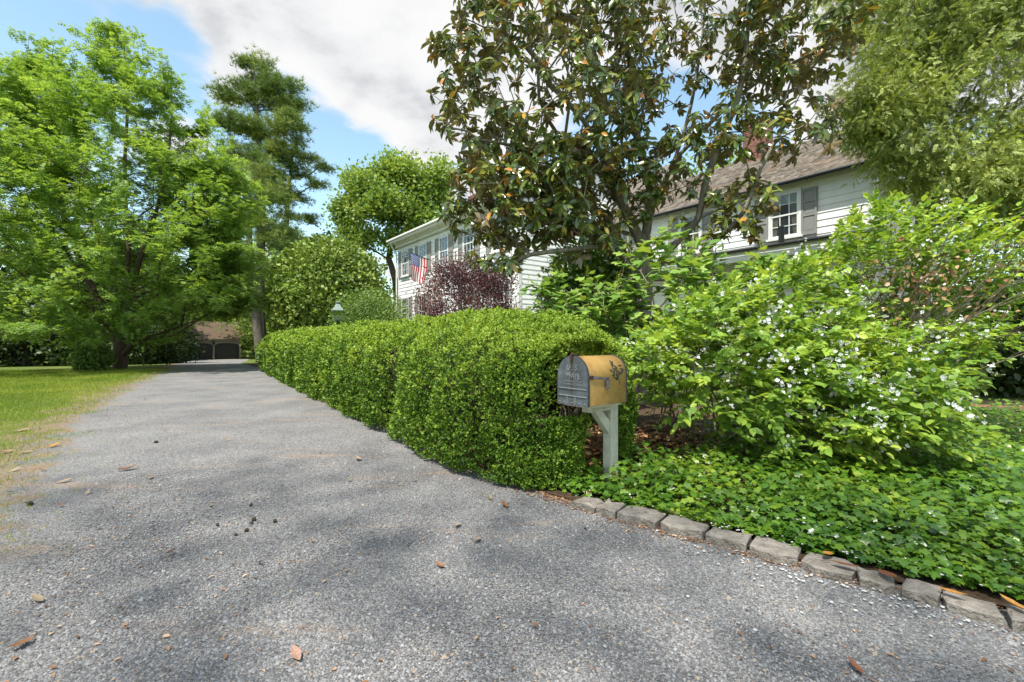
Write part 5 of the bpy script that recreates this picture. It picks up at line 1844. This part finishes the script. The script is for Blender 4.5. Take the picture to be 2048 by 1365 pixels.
hydrangea('oakleaf hydrangea with big lobed leaves just behind the near end of the clipped hedge', [(62, at(1135, 620, 6.3), (.72, .6, .55)), (26, at(1230, 640, 6.0), (.5, .5, .6))], (1.2, 6.3, .03), 150, 92)
hydrangea('taller oakleaf hydrangea with upright green panicles between magnolia stems and white flowering shrub', [(75, at(1330, 560, 5.9), (.75, .6, .75)), (26, at(1330, 690, 5.6), (.55, .5, .55)), (16, at(1500, 530, 5.7), (.35, .4, .25))], (1.95, 5.9, .03), 150, 93)


# ------------------------------------------------------------------ mock orange shrubs
def mock_orange(label, blobs, base, n_obj, n_flower, seed, pairs=7, dead=None, bare=0, keepz=.18):
    rng = np.random.default_rng(seed)
    root = empty('mock_orange_shrub', base); tag(root, label, 'shrub', 'white flowering shrubs right of the mailbox')
    pts = np.concatenate([in_ellipsoid(n_, c, r, rng, sh) for n_, c, r, sh in blobs])
    pts = pts[pts[:, 2] > keepz]
    qx, qy = 1024 + F * pts[:, 0] / pts[:, 1], 683 - F * (pts[:, 2] - EYE) / pts[:, 1]
    pts = pts[~((qx > 1880) & (qy > 715))]
    qx, qy = 1024 + F * pts[:, 0] / pts[:, 1], 683 - F * (pts[:, 2] - EYE) / pts[:, 1]
    pts = pts[qy > 38 + np.interp(qx, [1240, 1300, 1420, 1500, 1560, 1640, 1690, 1750, 1850, 1950, 2050], [720, 650, 560, 525, 505, 480, 420, 385, 400, 390, 400])]
    mesh, pt, pd, _, _ = multi_stem(base, pts, rng, 14, 1, .0022, .018, step=.16, rise=.35)
    bo = np.array(base)
    branch_obj('stem', (mesh[0] - bo, mesh[1], mesh[2]), M['twig'], root)['kind'] = 'stuff'
    # leafy shoots: arching, leaves in opposite pairs
    n = len(pt)
    out_ = pt - np.array([base[0], base[1], .9]); out_[:, 2] *= .6; out_ = norm(out_)
    sd = norm(pd * .35 + out_ * .75 + np.array([-.05, -.25, .18]) + rng.normal(0, .38, pd.shape))
    ln = rng.uniform(.20, .42, n)
    P, D, N_, Sz = [], [], [], []
    side = norm(np.cross(sd, np.array([0, 0, 1.0]) + rng.normal(0, .3, sd.shape)))
    shV = []
    for k in range(pairs):
        t = (k + .3) / pairs
        for sgn in (-1, 1):
            q = pt + sd * (ln * t)[:, None]; q = q.copy(); q[:, 2] -= .22 * ln * t * t
            d = norm(side * sgn * (1.0 - .45 * t) + sd * (.45 + .7 * t) + np.array([0, 0, -.18]) + rng.normal(0, .16, sd.shape))
            P.append(q); D.append(d); N_.append(np.array([0, -.15, 1.0]) + rng.normal(0, .45, sd.shape)); Sz.append((.086 - .030 * abs(t - .45)) * rng.uniform(.45, 1.35, n))
    P, D, N_, Sz = map(np.concatenate, (P, D, N_, Sz))
    k = (P[:, 2] > .12) & (rng.uniform(0, 1, len(P)) < .9)
    if dead is not None:
        dc, dr = dead
        w_ = np.exp(-(((P - np.array(dc)) / np.array(dr)) ** 2).sum(1))
        k &= rng.uniform(0, 1, len(P)) > w_ * 1.2
    P, D, N_, Sz = P[k], D[k], N_[k], Sz[k]
    split_leaves(P, D, N_, Sz, L_OVAL, M['l_mock'], root, bo, n_obj, show_score(P, Sz, rng))
    # shoots themselves
    tubes = []
    tm = T([(-.0016, 0, 0), (.0016, 0, 0), (.0008, 1, -.22), (-.0008, 1, -.22), (0, 0, .0028), (0, 1, -.218)], [(0, 1, 2, 3), (1, 4, 5, 2), (4, 0, 3, 5)])
    sv = scatter(tm, pt, sd, np.tile([0, 0, 1.], (n, 1)), np.stack([np.ones(n), ln, ln], 1))
    leaves_obj('shoot', (sv[0] - bo, sv[1], sv[2]), M['bud'], root)
    # clusters of white flowers
    sc_ = show_score(pt, np.full(n, .03), rng, .5) * (pt[:, 2] < 2.9)
    top = np.argsort(-sc_)[:int(n * .42)]
    fm = np_mesh('flower', *L_FLOWER); fm.materials.append(M['petal'])
    FP, FD, FN = [], [], []
    for i in top:
        if rng.uniform() < .5 + .2 * (pt[i][2] > 1.5): continue
        c = pt[i] + sd[i] * ln[i] * rng.uniform(.3, .95) + np.array([-.01, -.05, .045])
        for q in range(rng.integers(3, 9)):
            FP.append(c + rng.normal(0, .032, 3)); FN.append(np.array([-.2, -.6, .55]) + rng.normal(0, .5, 3)); FD.append(rng.normal(size=3))
    FP, FD, FN = map(np.array, (FP, FD, FN)); fs = rng.uniform(.024, .038, len(FP))
    v, l, z = L_FLOWER
    for i in range(min(n_flower, len(FP))):
        o = link('flower', fm, None, root)
        o.matrix_local = Matrix.Translation(FP[i] - bo) @ basis_rot(FD[i], FN[i]).to_4x4() @ Matrix.Scale(fs[i], 4)
    if len(FP) > n_flower:
        q = slice(n_flower, None)
        fv = scatter(L_FLOWER, FP[q], FD[q], FN[q], fs[q])
        leaves_obj('blossom', (fv[0] - bo, fv[1], fv[2]), M['petal'], root)
    if dead is not None:
        dc, dr = dead
        n = 240
        Q = np.array(dc) + rng.normal(0, .55, (n, 3)) * np.array(dr)
        dv = scatter(L_OVAL, Q, rdir(n, rng) + np.array([0, 0, -.6]), rdir(n, rng), rng.uniform(.04, .07, n))
        leaves_obj('dead_leaves', (dv[0] - bo, dv[1], dv[2]), M['l_dead'], root)
    if bare:
        b_ = MB()
        for k in range(bare):
            p0 = Vector(base) + Vector((rng.uniform(-.5, .5), rng.uniform(-.3, .3), 0))
            p2 = Vector(dead[0]) + Vector(tuple(rng.normal(0, .75, 3) * np.array(dead[1]) * 1.3)); p2.z = max(p2.z, .7)
            p1 = p0.lerp(p2, .55) + Vector(tuple(rng.normal(0, .1, 3))); p1.z += .2
            p3 = p2 + (p2 - p1) * .35 + Vector((rng.uniform(-.1, .1), 0, -.12))
            b_.tube([p0, p1, p2, p3], [.007, .0055, .0035, .0016], 4, False)
        o = b_.build('bare_twig', M['twig'], root, kind='stuff'); o.data.transform(Matrix.Translation(-Vector(base)))
    return root


mock_orange('white flowering shrub with pointed bright green leaves spreading just right of the mailbox',
            [(420, (2.05, 4.55, 1.02), (.95, .70, .62), .3), (320, (2.9, 4.35, .86), (1.05, .62, .52), .3), (240, (1.75, 5.0, 1.45), (.65, .6, .5), .3), (300, (2.75, 5.0, 1.55), (.95, .7, .6), .3), (90, (3.55, 4.0, .74), (.65, .45, .30), .2), (150, (2.5, 4.0, .62), (.75, .4, .36), .2), (100, (3.15, 3.75, .56), (.7, .35, .30), .2)],
            (1.95, 4.7, .04), 300, 170, 95)
mock_orange('taller white flowering shrub with a brown withered patch and bare twigs at the right edge',
            [(520, (4.0, 5.5, 2.28), (1.35, .85, .72), .3), (190, (5.4, 5.6, 2.15), (.8, .8, .55), .3), (190, (5.2, 5.5, 1.2), (1.1, .8, .55), .3), (90, (4.2, 4.95, 1.15), (.8, .5, .4), .3)],
            (4.3, 5.8, .04), 300, 130, 96, dead=((4.35, 4.85, 1.80), (.62, .55, .40)), bare=60)

# ------------------------------------------------------------------ background trees and woods
def bg_tree(name, label, x, y, H, R_, lmat, seed, m_=40, n_=320, size=.32, tm=L_WIDE, low=.1, group=None, bark='bark_grey', fn=None):
    rng = np.random.default_rng(seed)
    b0 = np.array([x, y, float(gz(x, y))])
    pts = prof_pts(n_, b0, H, [(low, R_ * .8), (.3, R_), (.6, R_ * .85), (.85, R_ * .5), (1, .15)], rng, .5)
    return tree(name, label, 'tree', tuple(b0), [[Vector(b0), Vector(b0) + Vector((.2, 0, H * .4)), Vector(b0) + Vector((0, .1, H * .95))]], pts, rng,
                fn or fn_leaf(tm, m_, .5, size), lmat, M[bark], group, rise=.25, rt=.014, rb=.32, step=1.0)


G = 'trees at the far edge of the lawn'
bg_tree('evergreen_tree', 'dark evergreen at the far left edge of the lawn, left of the feathery tree', -38, 36, 11, 4.6, M['l_dark'], 201, low=.02, group=G, n_=420)
bg_tree('evergreen_tree', 'dark spreading evergreen behind the lawn directly behind the feathery tree', -30.5, 36, 10, 4.6, M['l_dark'], 202, low=.02, group=G, n_=420)
bg_tree('woodland_tree', 'mid green tree behind the left end of the garage', -41, 49, 15, 5.0, M['l_wood'], 203, low=.04, group=G, n_=380, m_=46)
bg_tree('woodland_tree', 'leafy tree overhanging the garage roof from behind its middle', -39, 64, 17, 6.0, M['l_wood'], 204, low=.12, group=G, n_=380, m_=46)
bg_tree('woodland_tree', 'leafy tree standing behind the right end of the garage', -29.5, 58, 18, 5.5, M['l_tree'], 205, low=.05, group=G, n_=380, m_=46)
bg_tree('woodland_tree', 'green tree between the bare trunk and the round holly', -17.5, 44, 12, 4.4, M['l_wood'], 206, low=.04, group=G, n_=320, m_=44)
bg_tree('evergreen_tree', 'low dark yew like tree in shade at the left side of the garage', -31.4, 40.0, 6.0, 2.6, M['l_dark'], 207, low=.0, group=G, n_=300, size=.24)
bg_tree('woodland_tree', 'rounded green tree behind the holly beside the house corner', -13, 37, 9.5, 3.8, M['l_tree'], 208, low=.05, group=G, n_=300, m_=40)
round_shrub('laurel_shrub', 'dark green laurel at the right corner of the garage', 'shrub', (-27.2, 52.5, .3), (1.8, 1.8, 1.7), 5000, .22, L_OVAL, M['l_wood'], r4, zmin=-.9, k0=.5, base=(-27.2, 52.5, -.85))
round_shrub('laurel_shrub', 'dark shrub in shade below the feathery tree on the garage side', 'shrub', (-21.8, 27.5, .75), (2.0, 1.6, 1.4), 6500, .17, L_OVAL, M['l_dark'], r4, zmin=-.1, k0=.45, base=(-21.8, 27.5, -.1))
for (lb, cx, cy, cz, rr_, n_, sd_) in (('dark laurel beyond the brick path at the right edge of the view', 11.6, 10.6, .9, (1.9, 1.4, 1.5), 7000, 1), ('deep green laurel behind the withered white flowering shrub', 8.2, 9.6, .8, (1.5, 1.0, 1.3), 6000, 2), ('tall evergreen laurel closing the garden far right below the cedar', 14.5, 12.5, 1.8, (2.6, 1.8, 2.6), 6000, 3)):
    round_shrub('laurel_shrub', lb, 'shrub', (cx, cy, cz), rr_, n_, .15, L_OVAL, M['l_dark' if sd_ != 2 else 'l_holly'], r4, zmin=.05, k0=.5)
# far-off woods closing the view
rw = np.random.default_rng(301)
n = 46000
a_ = rw.uniform(math.radians(10), math.radians(176), n)
dist = rw.uniform(82, 100, n)
xx, yy = dist * np.cos(a_), dist * np.sin(a_)
topz = 11 + 5 * noise3(np.stack([a_ * 40, 0 * a_, 0 * a_], 1), .35, 2) + 2 * noise3(np.stack([a_ * 40, 0 * a_, 0 * a_], 1), 1.2, 6)
zz = gz(xx, yy) + topz * rw.uniform(0, 1, n) ** .8
leaves_obj('woods', scatter(L_WIDE, np.stack([xx, yy, zz], 1), rdir(n, rw), rdir(n, rw) + np.array([0, 0, .4]), rw.uniform(.7, 1.5, n)), M['l_wood'])

# trees outside the frame that throw the dappled shade on the drive and the lawn
def shade_tree(label, c, R_, H, n_, seed, m_=16, size=.17):
    rng = np.random.default_rng(seed)
    c = np.array(c, float)
    pts = in_ellipsoid(n_, (c[0], c[1], H), R_, rng, .1)
    return tree('shade_tree', label, 'tree', tuple(c), [[Vector(c), Vector(c) + Vector((.3, 0, H * .4)), Vector(c) + Vector((0, .2, H))]], pts, rng, fn_leaf(L_WIDE, m_, .42, size), M['l_tree'], M['bark_big'], rise=.2, rt=.005, rb=.13, step=.7)


shade_tree('tall open crowned tree behind the viewpoint shading the near part of the drive', (-6.1, -11.5, 0), (7.5, 3.3, 2.4), 30.0, 430, 401, m_=8, size=.18)
shade_tree('tree left of the view casting shade across the lawn', (-30.5, 15.5, -.05), (4.6, 3.6, 2.6), 9.0, 320, 402, m_=22, size=.2)

# ------------------------------------------------------------------ fallen leaves, each its own
FL = []
for i in range(3):
    r_ = random.Random(30 + i)
    V, Fc = [], []
    for a_ in range(7):
        t = a_ / 6
        w = .21 * math.sin(math.pi * min(max(t, .02), .98)) ** .75 * (1.05 - .2 * t)
        for c in (-1, -.5, 0, .5, 1):
            V.append((c * w, t - .5, .10 * (c * c) * w * 4 * (.5 + .3 * i) + (.05 + .04 * i) * (2 * t - 1) ** 2 + .01 * r_.uniform(-1, 1)))
    for a_ in range(6):
        for c in range(4):
            q = a_ * 5 + c
            Fc.append((q, q + 1, q + 6, q + 5))
    me = bpy.data.meshes.new('fallen_leaf'); me.from_pydata(V, [], Fc)
    me.polygons.foreach_set('use_smooth', [True] * len(Fc))
    FL.append(me)


def dl(name, col): return plain(name, col, .65, var=.2, scale=8, col2=tuple(c * .55 for c in col))


DM = [dl('dead_leaf_brown', (.24, .11, .045)), dl('dead_leaf_pink', (.42, .24, .17)), dl('dead_leaf_orange', (.48, .22, .04)), dl('dead_leaf_tan', (.34, .25, .15)), dl('dead_leaf_rust', (.22, .075, .03))]
GF = 'fallen leaves on the gravel and lawn'
spots = [  # photo x, y, size, material, label
    (592, 1307, .085, 1, 'large pinkish curled dry leaf lying alone at the bottom of the drive'),
    (1710, 1333, .07, 4, 'rust brown crumpled leaf on the gravel at the bottom right'),
    (255, 938, .145, 0, 'brown pointed leaf standing out on the sunlit gravel near the left edge of the drive'),
    (716, 918, .11, 3, 'tan leaf on the gravel in front of the middle of the hedge'),
    (915, 1050, .08, 3, 'small tan leaf on the gravel below the near end of the hedge'),
    (955, 1079, .075, 3, 'pale curled leaf just below the small tan leaf on the gravel'),
    (340, 1105, .06, 4, 'small rust coloured leaf in the left middle of the shaded gravel'),
    (75, 1197, .075, 3, 'ragged tan leaf at the far left of the drive'),
    (42, 1288, .085, 0, 'dark brown leaf at the lower left corner of the drive'),
    (1905, 1186, .10, 2, 'orange yellow leaf lying at the right part of the stone kerb'),
    (2030, 1212, .11, 2, 'broad orange leaf on the kerb at the right frame edge'),
    (1690, 1130, .12, 4, 'rust brown leaf lying between kerb and ivy beside a long stone'),
    (1655, 1108, .10, 2, 'curled orange leaf poking from the ivy edge above the kerb'),
    (1775, 1150, .13, 4, 'dark brown leaf tucked under the ivy edge above the kerb'),
    (12, 905, .12, 1, 'pinkish dry leaf in the grass at the left frame edge'),
    (50, 905, .11, 3, 'tan leaf in the worn grass beside the pinkish leaf'),
    (45, 862, .15, 3, 'pale long leaf on the lawn near the left frame edge'),
    (108, 892, .13, 2, 'orange brown leaf at the border of grass and gravel'),
    (1070, 1250, .04, 0, 'tiny brown leaf near the bottom middle of the drive')]
for x, y, s_, mi_, lb in spots:
    h_ = .07 if (1600 < x and y < 1220) else .018
    p = on_ground(x, y, h_)
    o = link('fallen_leaf', FL[int(x + y) % 3].copy(), DM[mi_], None, p, (random.uniform(-.25, .25), random.uniform(-.25, .25), random.uniform(0, 6.28)))
    o.scale = (s_, s_, s_); tag(o, lb, 'leaf', GF)
rf = random.Random(77)
small = [(180, 862), (262, 874), (230, 800), (330, 862), (455, 880), (120, 1010), (175, 985), (60, 1005), (130, 962), (20, 985), (210, 830), (160, 815), (30, 940), (85, 940), (300, 955), (580, 760), (700, 960), (640, 905), (830, 960), (1010, 1010), (980, 995), (520, 1125), (420, 1010), (880, 1130), (1170, 1055)]
sm = [FL[0].copy(), FL[1].copy()]
sm[0].materials.append(DM[3]); sm[1].materials.append(DM[0])
for i, (x, y) in enumerate(small):
    p = on_ground(x, y, .016)
    s_ = rf.uniform(.05, .10)
    o = link('fallen_leaf', sm[i % 2], None, None, p, (rf.uniform(-.4, .4), rf.uniform(-.4, .4), rf.uniform(0, 6.28)))
    o.scale = (s_, s_, s_); tag(o, 'small dry leaf lying in the worn grass along the drive' if x < 190 else ('small dry leaf on the gravel close to the foot of the hedge' if x > 560 else 'small dry leaf on the open gravel of the drive'), 'leaf', GF)
# brown leaves caught on the hedge
for s_, ph, lb in ((.25, 1.25, 'dry brown leaf caught on top of the hedge above the mailbox'), (1.9, 1.1, 'dry tan leaf caught in the top of the hedge left of the mailbox')):
    p = hedge_pt(np.array([s_]), np.array([ph]), 1.04)[0]
    o = link('fallen_leaf', FL[0].copy(), DM[0], None, tuple(p), (.5, .2, 1 + s_)); o.scale = (.09,) * 3
    tag(o, lb, 'leaf', GF)
# dark seed balls on the drive
sb = MB()
bm = bmesh.new(); bmesh.ops.create_icosphere(bm, subdivisions=2, radius=.5)
for v in bm.verts: v.co *= 1 + .25 * noise3(np.array([v.co[:]]), 6, 2)[0]
sb.add(bm)
sbm = sb.mesh('seed_ball'); sbm.materials.append(plain('seed_ball', (.05, .035, .02), .9, var=.2))
for x, y, s_ in ((435, 1050, .022), (508, 1039, .030), (503, 1047, .024), (550, 1043, .026), (493, 1061, .026), (472, 1070, .018), (60, 1008, .035), (502, 1011, .024), (312, 885, .04)):
    p = on_ground(x, y, s_ * .35)
    o = link('seed_ball', sbm, None, None, p, (x, y, 0)); o.scale = (s_,) * 3
    tag(o, 'dark dry seed ball lying on the gravel of the drive', 'seed ball', 'seed balls on the drive')

# drifts of bud scales, needles and leaf crumbs on the gravel and along the kerb
rd = np.random.default_rng(501)
n = 5200
Yd = 1.6 + 9 * rd.uniform(0, 1, n) ** 1.5
Xd = rd.uniform(-1.15, 1.15, n) * Yd
xl = np.interp(Yd, eL[oL, 1], eL[oL, 0]); xr = np.interp(Yd, eR[oR, 1], eR[oR, 0])
Q = np.stack([Xd * .9, Yd * 2.2, 0 * Xd], 1)
near_edge = np.exp(-np.abs(Xd - xl) / .5) + np.exp(-np.abs(xr - Xd) / .18)
k = (Xd > xl) & (Xd < xr + .02) & (rd.uniform(0, 1, n) < np.clip(.10 + .9 * (noise3(Q, 1.0, 8) > .55) + near_edge, 0, 1))
Xd, Yd = Xd[k], Yd[k]
# extra line right at the kerb and under the hedge
t_ = rd.uniform(38, 150, 2600)
ex_ = np.interp(t_, np.arange(NE), eR[:, 0]) - np.abs(rd.normal(0, .10, 2600)) * .8; ey_ = np.interp(t_, np.arange(NE), eR[:, 1]) - np.abs(rd.normal(0, .10, 2600)) * .6
Xd = np.concatenate([Xd, ex_]); Yd = np.concatenate([Yd, ey_]); n = len(Xd)
a_ = rd.uniform(0, 6.28, n)
szd = rd.uniform(.008, .030, n)
leaves_obj('leaf_crumbs', scatter(L_OVAL, np.stack([Xd, Yd, np.full(n, .010)], 1), np.stack([np.cos(a_), np.sin(a_), rd.normal(0, .1, n)], 1), np.array([0, 0, 1.]) + rdir(n, rd) * .3, np.stack([szd * rd.uniform(.35, 1, n), szd, szd], 1)), M['l_dead'])
